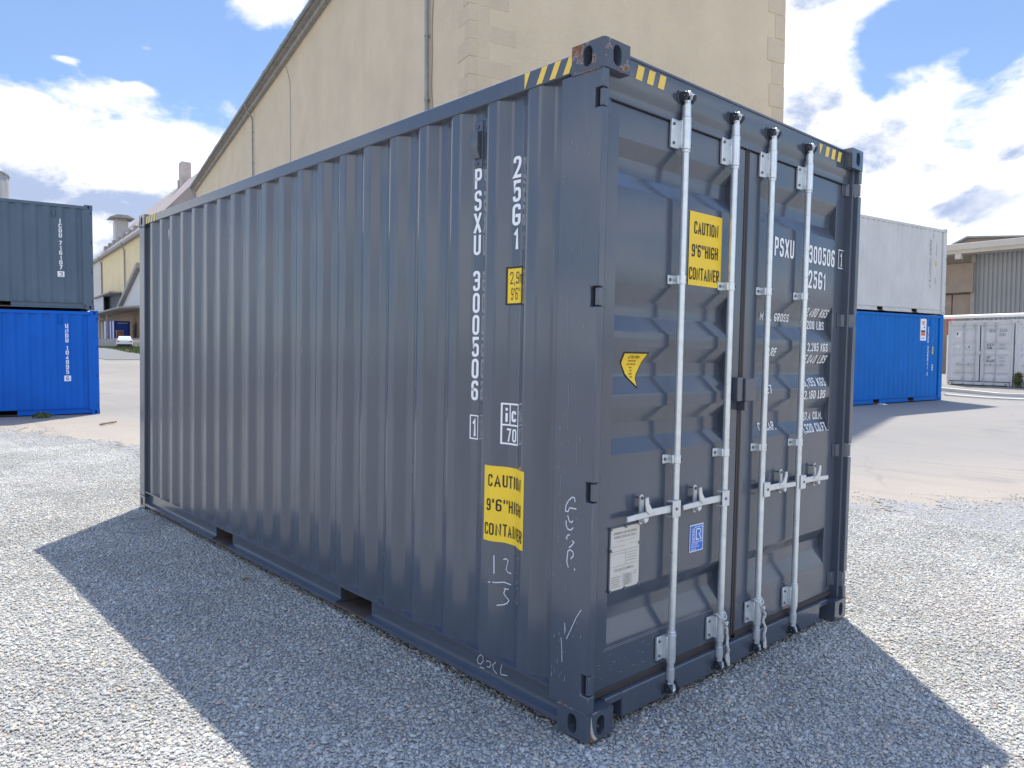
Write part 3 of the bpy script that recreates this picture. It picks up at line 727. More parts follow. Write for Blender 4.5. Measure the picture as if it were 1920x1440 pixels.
    mb = MB(); mb.box(.275, W-.275, .044, .12, .012, .128); mb.box(.163, .275, .046, .12, .092, .127); mb.box(W-.275, W-.163, .046, .12, .092, .127)
    mb.box(.163, .274, .10, .12, .012, .092); mb.box(W-.274, W-.163, .10, .12, .012, .092)
    sill = obj('door_sill', mb, pm, root, .005)
    # doors
    drs = []
    for ix in (0, 1):
        X_ = (lambda x: x) if ix == 0 else (lambda x: W-x)
        mb = MB(); x0, x1, xa, xb = .060, 1.199, .192, 1.080
        zt, zb_ = H-.212, .160
        zs = [zb_]+[(z+q)*k for z in ZB for q in (-ZCH, 0, ZCH)]+[zt]; yy = [(door_raw(z/k)+door_y(z/k))/2 if i_ % 3 == 2 else door_raw(z/k) for i_, z in enumerate(zs)]
        def col(xl, xr, ysq):
            n_ = len(zs); vs_ = [(X_(xl), y, z) for y, z in zip(ysq, zs)]+[(X_(xr), y, z) for y, z in zip(ysq, zs)]
            mb.add(vs_, [(i, n_+i, n_+i+1, i+1) if ix == 0 else (i, i+1, n_+i+1, n_+i) for i in range(n_-1)])
        col(xa, xb, yy); col(x0, xa, [DY]*len(zs)); col(xb, x1, [DY]*len(zs))
        for a_, b_, c_, d_ in RECESS:
            for xx in (xa, xb):
                mb.add([(X_(xx), DY, a_*k), (X_(xx), DY+DEP, b_*k), (X_(xx), DY+DEP, c_*k), (X_(xx), DY, d_*k)], [(0, 1, 2, 3)])
        e = [(x0, DY), (x0, DY+.05), (x1, DY+.05), (x1, DY)]
        for (p, q_) in ((e[0], e[1]), (e[2], e[3])):
            mb.add([(X_(p[0]), p[1], zb_), (X_(q_[0]), q_[1], zb_), (X_(q_[0]), q_[1], zt), (X_(p[0]), p[1], zt)], [(0, 1, 2, 3)])
        dr = obj('door', mb, pm, root, sharp=8); drs.append(dr)
        mb = MB()
        def bb(xl, xr, *r): a_, b_ = sorted((X_(xl), X_(xr))); mb.box(a_, b_, *r)
        bb(1.1995, 1.2175, DY-.004, DY+.03, .150, H-.206)
        bb(.058, 1.1993, DY+.002, DY+.03, zt, H-.2062); bb(.058, 1.1993, DY-.006, DY+.03, .1285, zb_)
        bb(.0395, .0595, DY+.006, DY+.03, .130, H-.207)
        obj('door_gasket', mb, gasket, dr, .003)
    # locking bars
    if doors:
        yb = .034; rb = .0172
        for bi, xb in enumerate((.617, 1.034, 1.399, 1.804)):
            o_ = obj('locking_bar', MB().tube([(xb, yb, .115), (xb, yb, H-.150)], rb, 16), bar, root)
            for z0, z1 in ((.186*k, .312*k), (2.568*k, 2.712*k)):
                mb = MB(); mb.tube([(xb, yb, z0), (xb, yb, z1)], .0235, 14); mb.tube([(xb, yb, z0-.014), (xb, yb, z0-.0004)], .0215, 14); mb.tube([(xb, yb, z1+.0004), (xb, yb, z1+.012)], .0215, 14)
                mb.box(xb-.075, xb-.010, DY-.016, DY-.004, z0+.004, z1-.010); mb.box(xb-.026, xb+.006, yb+.004, DY-.005, z0+.006, z1-.012)
                for zz_ in (z0+.026, z1-.032): mb.tube([(xb-.058, DY-.004, zz_), (xb-.058, DY-.022, zz_)], .0075, 8, 1)
                for zz_ in (z0+.022, z1-.024): mb.tube([(xb+.0165, yb-.012, zz_), (xb+.022, yb-.0165, zz_)], .005, 8, 2)
                obj('bearing_bracket', mb, [bar, M['bolt'], M['hole']], o_, .002)
            for zc in (1.140*k, 1.973*k):
                mb = MB(); mb.tube([(xb, yb, zc-.020), (xb, yb, zc+.020)], .0205, 14)
                mb.box(xb-.062, xb-.008, DY-.010, DY-.002, zc-.021, zc+.021); mb.box(xb-.030, xb-.006, yb, DY-.004, zc-.020, zc+.020)
                mb.tube([(xb-.048, DY-.006, zc), (xb-.048, DY-.016, zc)], .008, 8, 1); mb.tube([(xb+.014, yb-.012, zc), (xb+.0195, yb-.016, zc)], .005, 8, 2)
                obj('bar_guide', mb, [bar, M['bolt'], M['hole']], o_, .002)
            for s_, ze in ((1, H-.150), (-1, .115)):
                mb = MB(); mb.tube([(xb, yb, ze-s_*.03), (xb, yb, ze+s_*.022)], .0205, 12); z2 = ze+s_*.022
                mb.tube([(xb, yb-.002, z2-s_*.004), (xb-.002, yb-.006, z2+s_*.022)], [.018, .014], 10)
                mb.tube([(xb-.020, yb-.002, z2+s_*.016), (xb-.027, yb-.010, z2+s_*.036), (xb-.010, yb-.018, z2+s_*.050), (xb+.014, yb-.014, z2+s_*.048), (xb+.022, yb-.006, z2+s_*.030)], [.009, .0105, .011, .0105, .008], 8)
                obj('cam', mb, bar, o_)
                ykeep = .052 if s_ > 0 else .044
                mb = MB(); zc = z2+s_*.034
                for sd_ in (-1, 1):
                    pk_ = [(0, -.022), (-.030, -.020), (-.046, -.004), (-.046, .016), (-.030, .022), (0, .022)]
                    mb.prism([(ykeep+p[0], zc+s_*p[1]) for p in pk_], lambda p, a_: (a_, p[0], p[1]), xb+sd_*.030-.006, xb+sd_*.030+.008)
                mb.box(xb-.05, xb+.052, ykeep-.006, ykeep+.004, zc-.028, zc+.028)
                obj('cam_keeper', mb, M['keeper'] if hero else pm, header if s_ > 0 else sill, .004)
            # handle and its catch: to the left on the left door, to the right on the right door
            sg = -1 if bi < 2 else 1; zc = .912*k
            mb = MB()
            def hb(a0, a1, *r): p, q_ = sorted((xb+sg*a0, xb+sg*a1)); mb.box(p, q_, *r)
            hb(-.010, .050, yb-.026, yb-.019, zc-.040, zc+.038); hb(.020, .048, yb-.0189, yb+.018, zc+.030, zc+.037); hb(.020, .048, yb-.0189, yb+.018, zc-.039, zc-.033)
            mb.tube([(xb+sg*.024, yb-.020, zc), (xb+sg*.024, yb-.031, zc)], .0075, 10, 1)
            pl = [(.040, .017), (.200, .017), (.215, .010), (.362, .004), (.362, -.020), (.215, -.017), (.200, -.015), (.040, -.016)]
            mb.prism([(xb+sg*p[0], zc+p[1]) for p in pl], lambda p, a_: (p[0], a_, p[1]), yb-.012, yb-.001)
            obj('handle', mb, [handle, M['bolt']], o_, .0025)
            mb = MB(); xc = xb+sg*.236
            tab = [(.014*math.cos(t), (.052 if t <= math.pi else -.052)+.016*math.sin(t)) for t in [math.pi*i/6 for i in range(7)]+[math.pi+math.pi*i/6 for i in range(7)]]
            mb.prism([(xc+p[0], zc+.018+p[1]) for p in tab], lambda p, a_: (p[0], a_, p[1]), yb+.012, yb+.019)
            for s_ in (1, -1): mb.tube([(xc, yb+.014, zc+.018+s_*.052), (xc, yb+.004, zc+.018+s_*.052)], .0075, 8, 1)
            for s_ in (1, -1): mb.tube([(xc, yb+.0191, zc+.018+s_*.052), (xc, DY-.001, zc+.018+s_*.052)], .004, 8, 1)
            arm = [(-.012, .074), (.008, .078), (.014, .048), (.034, .022), (.066, .012), (.066, .004), (.018, -.002), (-.004, .016), (-.012, .050)]
            mb.prism([(xc-sg*p[0], zc+p[1]) for p in arm], lambda p, a_: (p[0], a_, p[1]), yb-.020, yb-.0125)
            low_ = [(-.014, -.018), (.018, -.018), (.014, -.030), (-.002, -.040), (-.012, -.032)]
            mb.prism([(xc-sg*p[0], zc+p[1]) for p in low_], lambda p, a_: (p[0], a_, p[1]), yb-.016, yb+.014)
            obj('handle_catch', mb, [handle, M['bolt']], o_, .002)
        # lock box over the meeting edges
        mb = MB(); mb.box(1.118, 1.170, .026, DY+.004, 1.395*k, 1.518*k); mb.box(1.176, 1.282, .014, DY-.006, 1.396*k, 1.512*k); mb.box(1.196, 1.222, .028, DY, 1.345*k, 1.396*k)
        obj('lock_box', mb, pm, drs[1], .004)
    return root, side, drs, header

def on_side(y_off=.0014):
    return (lambda a, b, e=0.0: (side_x(-a)-y_off-e, -a, b)), [-b+q for b in BRK for q in (-CH, CH)]
def on_door(k=1.0, off=.0026):
    return (lambda a, b, e=0.0: (a, door_y(b/k)-off-e, b)), [(z+q)*k for z in ZB for q in (-ZCH, ZCH)]

def stacked(mb, txt, yc, ztop, pitch, h, fn, ca, mi=0, xs=1.18, bold=.016):
    z = ztop
    for ch in txt:
        if ch != ' ': mb.text(ch, -yc, z-h, h, fn, mi, xs=xs, bold=bold, ca=ca, center=True)
        z -= pitch if ch != ' ' else pitch*.55
    return z

# ---- the container in front
QM = Matrix(((0.9999, 0.0, 0.012), (0.0, 1.0, -0.008), (-0.012, 0.008, 0.9999)))
main, side, doors, header = container('shipping_container', 'dark grey container in the foreground with yellow caution stickers and bright galvanised door bars', (0, 0, 0), 0, 2.896, M['enamel'], hero=True, gasket=M['rubber'])
main.rotation_euler = QM.to_euler()
H = 2.896
fn, cuts = on_side()
mb = MB()
stacked(mb, 'PSXU', .833, 2.515, .1075, .098, fn, cuts)
stacked(mb, '300506', .833, 2.018, .1075, .098, fn, cuts)
fb = -.833
mb.text('1', fb, 1.205, .092, fn, ca=cuts, center=True, bold=.016); mb.frame(fb-.032, fb+.032, 1.190, 1.310, .006, fn, ca=cuts)
stacked(mb, '25G1', .553, 2.525, .1090, .099, fn, cuts)
# ic 70 plate
a0, a1 = -.618, -.507
mb.frame(a0, a1, 1.190, 1.385, .008, fn, ca=cuts); mb.rect(a0+.008, a1-.008, 1.278, 1.286, fn, ca=cuts); mb.rect(a0+.045, a0+.052, 1.286, 1.377, fn, ca=cuts)
mb.text('i', a0+.021, 1.296, .066, fn, ca=cuts, bold=.02, xs=1.1); mb.text('c', a0+.058, 1.298, .070, fn, ca=cuts, bold=.02, xs=1.1); mb.text('70', a0+.030, 1.204, .062, fn, ca=cuts, bold=.015, xs=1.0)
obj('lettering', mb, M['white'], side)
fn2, _ = on_side(.0028)
mb = MB(); mb.rect(-.703, -.428, .722, 1.083, fn, 0, cuts)
mb.text('CAUTION', -.675, .985, .058, fn2, 1, width=.222, ca=cuts, bold=.013)
mb.text("9'6''HIGH", -.683, .868, .058, fn2, 1, width=.234, ca=cuts, bold=.013)
mb.text('CONTAINER', -.694, .752, .058, fn2, 1, width=.258, ca=cuts, bold=.013)
obj('caution_sticker', mb, [M['yellow'], M['black']], side)
mb = MB(); mb.rect(-.607, -.492, 1.842, 2.020, fn, 1, cuts); fn3, _ = on_side(.0022); mb.rect(-.597, -.500, 1.851, 2.011, fn3, 0, cuts)
mb.text('2,9m', -.585, 1.940, .056, fn2, 1, width=.094, ca=cuts, bold=.004); mb.text("9'6''", -.578, 1.866, .056, fn2, 1, width=.064, ca=cuts, bold=.004)
obj('height_sticker', mb, [M['yellow'], M['black']], side)
# chalk marks on post, panel and bottom rail
POST = [[(0.103, 1.001), (0.106, 1.018), (0.12, 1.018), (0.14, 1.0), (0.153, 0.98), (0.157, 0.953), (0.142, 0.953), (0.132, 0.971), (0.096, 0.972)],
        [(0.151, 0.912), (0.15, 0.892), (0.14, 0.878), (0.122, 0.878), (0.111, 0.889)], [(0.142, 0.936), (0.134, 0.915), (0.12, 0.91), (0.113, 0.919)],
        [(0.129, 0.857), (0.142, 0.85), (0.149, 0.838), (0.143, 0.836)], [(0.114, 0.833), (0.102, 0.83), (0.114, 0.815), (0.13, 0.802)],
        [(0.133, 0.717), (0.142, 0.738), (0.137, 0.785), (0.123, 0.794), (0.106, 0.786), (0.105, 0.771), (0.119, 0.756)], [(0.097, 0.718), (0.095, 0.712)]]
TICK = [[(0.054, 0.553), (0.08, 0.515), (0.112, 0.45), (0.134, 0.407)], [(0.146, 0.472), (0.144, 0.43)], [(0.165, 0.403), (0.159, 0.348), (0.157, 0.30)]]
PAN = [[(0.636, 0.654), (0.634, 0.569)], [(0.592, 0.641), (0.578, 0.648), (0.562, 0.643), (0.57, 0.617), (0.575, 0.597), (0.562, 0.586), (0.541, 0.585)],
       [(0.663, 0.523), (0.625, 0.526), (0.585, 0.534), (0.541, 0.532)], [(0.585, 0.503), (0.557, 0.506)], [(0.579, 0.5), (0.587, 0.481), (0.573, 0.466), (0.551, 0.455), (0.565, 0.437), (0.586, 0.426), (0.618, 0.417)]]
RAIL = [[(0.739, 0.138), (0.757, 0.122), (0.765, 0.1), (0.757, 0.088), (0.737, 0.091), (0.72, 0.112), (0.723, 0.133), (0.739, 0.138)], [(0.743, 0.075), (0.714, 0.077)],
        [(0.696, 0.115), (0.689, 0.124), (0.667, 0.124), (0.661, 0.111), (0.673, 0.096), (0.692, 0.094)], [(0.627, 0.137), (0.648, 0.116), (0.644, 0.095), (0.619, 0.083)], [(0.581, 0.144), (0.591, 0.113), (0.589, 0.089), (0.543, 0.099)]]
def postx(y): return .0016
mb = MB()
pf = lambda a, b: (postx(a), a, b)
for l in POST: mb.stroke(l, .0055, pf)
for l in TICK: mb.stroke(l, .003, pf)
for l in PAN: mb.stroke(l, .005, lambda a, b: (side_x(a)-.002, a, b))
for l in RAIL: mb.stroke(l, .0035, lambda a, b: (.0385, a, b))
obj('chalk_marks', mb, M['chalk'], main)
# scuffs and scratches
mb = MB(); rs = random.Random(4)
for i in range(70):
    y = rs.uniform(.02, .22); z = rs.choice([rs.uniform(.2, .5), rs.uniform(.5, 1.3), rs.uniform(1.2, 2.5)]); l_ = rs.uniform(.003, .02)
    if y < .05: continue
    if .118 < y+.004 and y-.004 < .132: continue
    mb.stroke([(y, z), (y+rs.uniform(-.002, .002), z+l_)], rs.uniform(.001, .0026), pf)
for y, z, l_ in ((.083, 2.62, .1), (.10, 2.2, .18), (.155, 1.5, .2), (.17, 1.9, .3), (.10, 1.28, .12), (.19, 1.1, .16)): mb.stroke([(y, z), (y-.001, z-l_)], .0011, pf)
for y, z, l_ in ((1.95, 1.55, .10), (1.93, 1.35, .16), (2.45, 1.72, .06), (2.6, 1.62, .05), (3.05, 1.45, .05), (1.70, 1.3, .07), (1.35, 1.0, .05), (3.3, 1.2, .08), (2.2, 1.05, .05)):
    mb.stroke([(y, z), (y+.006, z-l_)], .0022, lambda a, b: (side_x(a)-.0014, a, b))
for i in range(26):
    x = rs.uniform(.14, .6); z = rs.uniform(.2, .3); mb.stroke([(x, z), (x+rs.uniform(.004, .02), z+rs.uniform(-.004, .004))], .0016, lambda a, b: (a, DY-.001, b))
for x0, x1, z in ((.172, 1.02, .326), (.18, .9, .334), (1.4, 2.2, .33)): mb.stroke([(x0, z), ((x0+x1)/2, z+.002), (x1, z)], .0018, lambda a, b: (a, DY-.001, b))
obj('paint_scuffs', mb, M['scuff'], main)
# pale scrape with rust down the front edge of the lower casting, weld bead on top
mb = MB(); sc = lambda a, b: (a, -.0012, b)
for x0, x1, zt_, zb2 in ((.017, .030, .112, .006), (.020, .046, .075, .004), (.02, .062, .045, .003)): mb.flat([([(x0, zb2), (x1, zb2), ((x0+x1)/2+.004, (zb2+zt_)/2), (x0+.004, zt_), (x0, zt_*.9)], [(0, 1, 2, 3, 4)])], lambda a, b, q=x1: (a, -.0012-(.06-q)*.008, b), 0)
mb.flat([([(.0175, .004), (.040, .004), (.034, .016), (.026, .020), (.022, .036), (.0178, .04)], [(0, 1, 2, 3, 4, 5)])], lambda a, b: (a, -.0022, b), 1)
M['rust'] = simple('bare_rust', (0.22, 0.085, 0.03), 0.85, 0, 0.4, 60)
M['primer'] = simple('pale_primer', (0.42, 0.41, 0.36), 0.8, 0, 0.3, 90)
obj('scraped_edge', mb, [M['primer'], M['rust']], main)
mb = MB()
for x_, z_ in ((0, .1195),): mb.tube([(.001, .012+i*.0165, z_+random.uniform(-.0015, .0015)) for i in range(11)], [random.uniform(.003, .0055) for i in range(11)], 6)
obj('weld_bead', mb, M['enamel_chipped'], main); mb = MB()
mb.tube([(.02+i*.014, .0015, .1195+random.uniform(-.0015, .0015)) for i in range(5)], [random.uniform(.003, .005) for i in range(5)], 6)
obj('weld_bead', mb, M['enamel_chipped'], main); mb = MB()
mb.tube([(.001, .012+i*.0165, H-.1185+random.uniform(-.0015, .0015)) for i in range(11)], [random.uniform(.0025, .0045) for i in range(11)], 6)
obj('weld_bead', mb, M['enamel_chipped'], main)
# hazard stripes
mb = MB(); zr0, zr1 = H-.099, H-.032
rail = lambda a, b: (.0045, -a, b)
for i in range(4):
    a = -.470+i*.080; lean = .030
    if i == 0: mb.flat([([(a, zr0), (a+.004, zr0), (a+.036, zr1), (a, zr1)], [(0, 1, 2, 3)])], rail)
    else: mb.flat([([(a-.004, zr0), (a+.032, zr0), (a+.036+lean, zr1), (a+lean, zr1)], [(0, 1, 2, 3)])], rail)
obj('hazard_stripes', mb, M['stripe'], main); mb = MB()
for i in range(4):
    a = -(L-.20)+i*.080; mb.flat([([(a, zr0), (a+.036, zr0), (a+.036+.03, zr1), (a+.03, zr1)], [(0, 1, 2, 3)])], rail)
obj('hazard_stripes', mb, M['stripe'], main); mb = MB()
hd = lambda a, b: (a, .0505, b)
for i in range(3):
    a = .262+i*.078; mb.flat([([(a, H-.092), (a+.044, H-.092), (a+.062, H-.030), (a+.018, H-.030)], [(0, 1, 2, 3)])], hd)
obj('hazard_stripes', mb, M['stripe'], main); mb = MB()
for i in range(4):
    a = 1.945+i*.079
    if i == 0: mb.flat([([(a+.012, H-.088), (a+.020, H-.088), (a+.048, H-.030), (a+.008, H-.030)], [(0, 1, 2, 3)])], hd)
    else: mb.flat([([(a, H-.090), (a+.042, H-.090), (a+.060, H-.030), (a+.018, H-.030)], [(0, 1, 2, 3)])], hd)
obj('hazard_stripes', mb, M['stripe'], main)
# left door stickers
dn, dc = on_door(); dn2, _ = on_door(1, .0044); dn3, _ = on_door(1, .0034)
mb = MB(); mb.rect(.722, 1.000, 1.962, 2.312, dn, 0)
mb.text('CAUTION', .760, 2.208, .060, dn2, 1, width=.205, bold=.013); mb.text("9'6''HIGH", .745, 2.098, .060, dn2, 1, width=.222, bold=.013); mb.text('CONTAINER', .728, 1.988, .060, dn2, 1, width=.255, bold=.013)
obj('caution_sticker', mb, [M['yellow'], M['black']], doors[0])
mb = MB()
tri = [(.285, 1.628), (.445, 1.628), (.418, 1.578), (.392, 1.540), (.378, 1.518), (.372, 1.482), (.312, 1.540), (.285, 1.585)]
mb.flat([([(.278, 1.634), (.458, 1.634), (.400, 1.540), (.384, 1.518), (.376, 1.470), (.312, 1.532), (.280, 1.590)], [tuple(range(7))])], dn, 1, cb=dc)
mb.flat([(tri, [tuple(range(8))])], dn3, 0, cb=dc)
mb.text('ATTENTION', .318, 1.606, .013, dn2, 1, width=.080, cb=dc)
for tx, xc, zc, wd in (('THIS CONTAINER', .352, 1.592, .055), ('MUST BE REPAIRED', .352, 1.577, .062), ('ONLY', .350, 1.562, .020), ('WITH', .350, 1.548, .018), ('CORTEN', .350, 1.534, .026), ('STEEL', .352, 1.520, .020)): mb.text(tx, xc-wd/2, zc, .0075, dn2, 1, width=wd, cb=dc)
obj('attention_sticker', mb, [M['yellow'], M['black']], doors[0])
mb = MB(); xl, xr, zb0, zt0 = .198, .398, .586, .862
mb.box(xl-.006, xr+.006, DY-.006, DY-.0005, zb0-.006, zt0+.006, 3); pl = lambda a, b: (a, DY-.0075, b); pt = lambda a, b, e=0.0: (a, DY-.0085-e, b)
mb.rect(xl, xr, zb0, zt0, pl, 0)
def ptx(tx, x0_, z_, h, wd): mb.text(tx, x0_, z_, h, pt, 1, width=wd, bold=.004)
ptx('APPROVED FOR TRANSPORT', .216, .832, .011, .160); ptx('UNDER CUSTOMS SEAL', .220, .814, .011, .152)
for (a0, a1, z_) in ((.235, .365, .800), (.21, .30, .778), (.32, .39, .782), (.205, .392, .757), (.205, .30, .745), (.205, .392, .690)): mb.rect(a0, a1, z_, z_+.0012, pt, 1)
mb.rect(.302, .3032, .692, .757, pt, 1)
for i in range(4): mb.rect(.312, .385-.01*(i % 2), .742-i*.012, .7435-i*.012, pt, 1)
ptx('CSC SAFETY APPROVAL', .228, .668, .011, .135)
for i in range(5):
    z_ = .642-i*.0105; mb.rect(.206, .268-.008*(i % 2), z_, z_+.0022, pt, 1); mb.frame(.285, .350, z_-.002, z_+.0062, .0008, pt, 1); mb.rect(.298, .335, z_+.001, z_+.003, pt, 1)
mb.rect(.362, .386, .650, .652, pt, 1); mb.rect(.362, .382, .640, .642, pt, 1)
for x_, z_ in ((xl, zb0), (xr, zb0), (xl, zt0), (xr, zt0), (.298, zt0), (.298, zb0), (xl, .765), (xr, .775)): mb.tube([(x_, DY-.006, z_), (x_, DY-.012, z_)], .0075, 8, 2)
obj('approval_plate', mb, [M['alu'], M['ink'], M['bolt'], M['enamel']], doors[0])
mb = MB(); xl, xr, zb0, zt0 = .800, .916, .657, .792
mb.rect(xl, xr, zb0, zt0, dn, 1); mb.rect(xl+.005, xr-.005, zb0+.005, zt0-.005, dn3, 0)
mb.frame(.838, .906, .702, .780, .003, dn2, 1)
mb.rect(.850, .857, .712, .770, dn2, 1); mb.rect(.857, .878, .712, .719, dn2, 1)
mb.stroke([(.862, .768), (.882, .768), (.892, .760), (.892, .750), (.882, .743), (.876, .743)], .006, dn2, 1); mb.stroke([(.878, .743), (.896, .714)], .007, dn2, 1)
mb.flat([([(.812+.022-v[1]*.016, .700+v[0]*.0165, v[2]) for v in glyphs('CERTIFIED', .01)[0]], glyphs('CERTIFIED', .01)[1])], dn2, 1)
for i, tx in enumerate(('CONTAINER', 'CERTIFICATION', 'SCHEME')): mb.text(tx, .812, .690-i*.0125, .0085, dn2, 1, width=(.056, .070, .042)[i])
obj('certification_sticker', mb, [M['blue_vinyl'], M['white']], doors[0])
# right door lettering, painted over the ribs so that it slants with them
mb = MB()
def dt(tx, x0_, x1_, z_, h, bold=.010):
    q = (door_y(z_+h/2)-DY)/2.13; x0_, x1_ = x0_+q*(x0_+2.3), x1_+q*(x1_+2.3)      # the rows inside the ribs sit deeper
    mb.text(tx, x0_, z_, h, dn, 0, width=x1_-x0_, bold=bold, cb=dc)
dt('PSXU', 1.522, 1.739, 2.180, .103, .016); dt('300506', 1.918, 2.246, 2.178, .103, .016); dt('25G1', 1.920, 2.138, 2.032, .104, .016)
mb.text('1', 2.335, 2.190, .092, dn, bold=.016, center=True); mb.frame(2.297, 2.373, 2.178, 2.294, .006, dn)
dt('MAX. GROSS', 1.392, 1.703, 1.826, .045, .015); dt('30,480 KGS', 1.872, 2.180, 1.869, .050, .015); dt('67,200 LBS', 1.838, 2.134, 1.795, .050, .015)
dt('TARE', 1.450, 1.578, 1.631, .045, .015); dt('2,285 KGS', 1.942, 2.197, 1.664, .048, .015); dt('5,040 LBS', 1.900, 2.179, 1.592, .050, .015)
dt('NET', 1.452, 1.547, 1.425, .046, .015); dt('28,195 KGS', 1.866, 2.177, 1.455, .050, .015); dt('62,160 LBS', 1.890, 2.190, 1.381, .050, .015)
dt('CU.CAP.', 1.410, 1.591, 1.217, .046, .015); dt('37.4 CU.M.', 1.912, 2.154, 1.250, .048, .015); dt('1,320 CU.FT.', 1.912, 2.230, 1.180, .050, .015)
obj('lettering', mb, M['white'], doors[1])

# cords tied round two of the bars
def cord(bx_, name_, label):
    root = thing('cord', label, 'cord', tuple(QM @ Vector((bx_, .0, .02))), 0, 'pale cords tied round the door bars'); root.rotation_euler = QM.to_euler()
    loop = []
    for i in range(25):
        t = 2*math.pi*i/24; loop.append((.033*math.cos(t), .034-.030*math.sin(t), .300+.018*math.sin(t*1.0)-.045*max(0, math.sin(t))))
    obj('loop', MB().tube(loop, .0042, 8, cap=False), M['rope'], root)
    tail = [(.004, .000, .235)]; z = .235; s = bx_*9
    for i in range(1, 14): z -= .0155; tail.append((.010+.007*math.sin(i*1.3+s)+i*.0012, -.003-.004*math.cos(i*.9), z))
    tail += [(.030, -.004, z-.004), (.032, -.003, z+.03), (.024, -.001, z+.06)]
    obj('tail', MB().tube(tail, ([.0075, .0065]*12)[:len(tail)], 8), M['rope'], root)
    kn = MB().tube([(-.012, .001, .262), (.0, -.006, .248), (.012, -.002, .258), (.004, .004, .240)], .0065, 8); obj('knot', kn, M['rope'], root)
cord(1.034, 'cord', 'pale cord tied round the second door bar from the left, near its foot')
cord(1.399, 'cord', 'pale cord tied round the third door bar from the left, near its foot')

# ---- left stack
RZ = R(82)
LZ = -.034
lb, ls, _, _ = container('shipping_container', 'bright blue container on the ground at left under a slate grey one', (2.781, 18.968, LZ), RZ, 2.591, M['blue_left'])
lg, gs, _, _ = container('shipping_container', 'slate grey container at left stacked on top of a bright blue one', (2.700, 18.990, LZ+2.608), RZ, 2.591, M['grey_old'])
def side_no(side_, txt, digit, yc, ztop, pitch, h, mat):
    mb = MB(); z = stacked(mb, txt, yc, ztop, pitch, h, fn, cuts, xs=1.35)
    z -= .03; mb.rect(-yc-.072, -yc+.072, z-.135, z, fn, 0, cuts); mb.text(digit, -yc, z-.118, .10, fn2, 1, ca=cuts, center=True, xs=1.4)
    obj('lettering', mb, [M['white'], mat], side_)
side_no(gs, 'ICOU 716107', '3', .70, 2.20, .118, .103, M['grey_old'])
side_no(ls, 'UNDU 104995', '6', .69, 2.25, .118, .103, M['blue_left'])
# ---- right stack
rb_, rs_, _, _ = container('shipping_container', 'blue container with a white sticker on its side at right under a pale grey one', (25.927, 7.105, .004), RZ, 2.896, M['blue_right'])
rw_, ws_, _, _ = container('shipping_container', 'pale grey container at right stacked on top of a blue one', (25.98, 7.09, 2.906), RZ, 2.896, M['white_box'])
def small_no(side_, mat, a1, a2, t1='ETXU 338941 5', t2='25G1'):
    mb = MB(); stacked(mb, t1, a1, 2.47, .135, .115, fn, cuts, xs=1.35); stacked(mb, t2, a2, 2.38, .145, .125, fn, cuts, xs=1.35)
    mb.frame(-a2-.07, -a2+.07, 1.02, 1.22, .02, fn, ca=cuts); mb.rect(-a2-.05, -a2+.05, 1.10, 1.13, fn, 0, cuts)
    obj('lettering', mb, mat, side_)
    mb = MB(); mb.rect(-a2-.075, -a2+.075, 1.58, 1.82, fn, 0, cuts); mb.rect(-a2-.05, -a2+.05, 1.72, 1.76, fn2, 1, cuts); mb.rect(-a2-.05, -a2+.05, 1.64, 1.68, fn2, 1, cuts)
    obj('height_sticker', mb, [M['yellow'], M['black']], side_)
small_no(rs_, M['white'], .97, .62); small_no(ws_, M['faint'], 1.02, .66, 'SEKU 305214 7', '25G1')
mb = MB(); mb.rect(-1.42, -1.06, 2.02, 2.74, fn, 0, cuts)
mb.rect(-1.33, -1.17, 2.54, 2.66, fn2, 1, cuts); mb.rect(-1.28, -1.20, 2.57, 2.62, on_side(.004)[0], 0, cuts); mb.flat([([(-1.31, 2.44), (-1.17, 2.44), (-1.17, 2.53)], [(0, 1, 2)])], fn2, 2, cuts)
mb.rect(-1.37, -1.11, 2.30, 2.36, fn2, 2, cuts); mb.rect(-1.37, -1.11, 2.18, 2.295, fn2, 1, cuts); mb.rect(-1.37, -1.13, 2.09, 2.11, fn2, 2, cuts)
obj('sticker', mb, [M['white'], M['orange_vinyl'], M['black']], rs_)

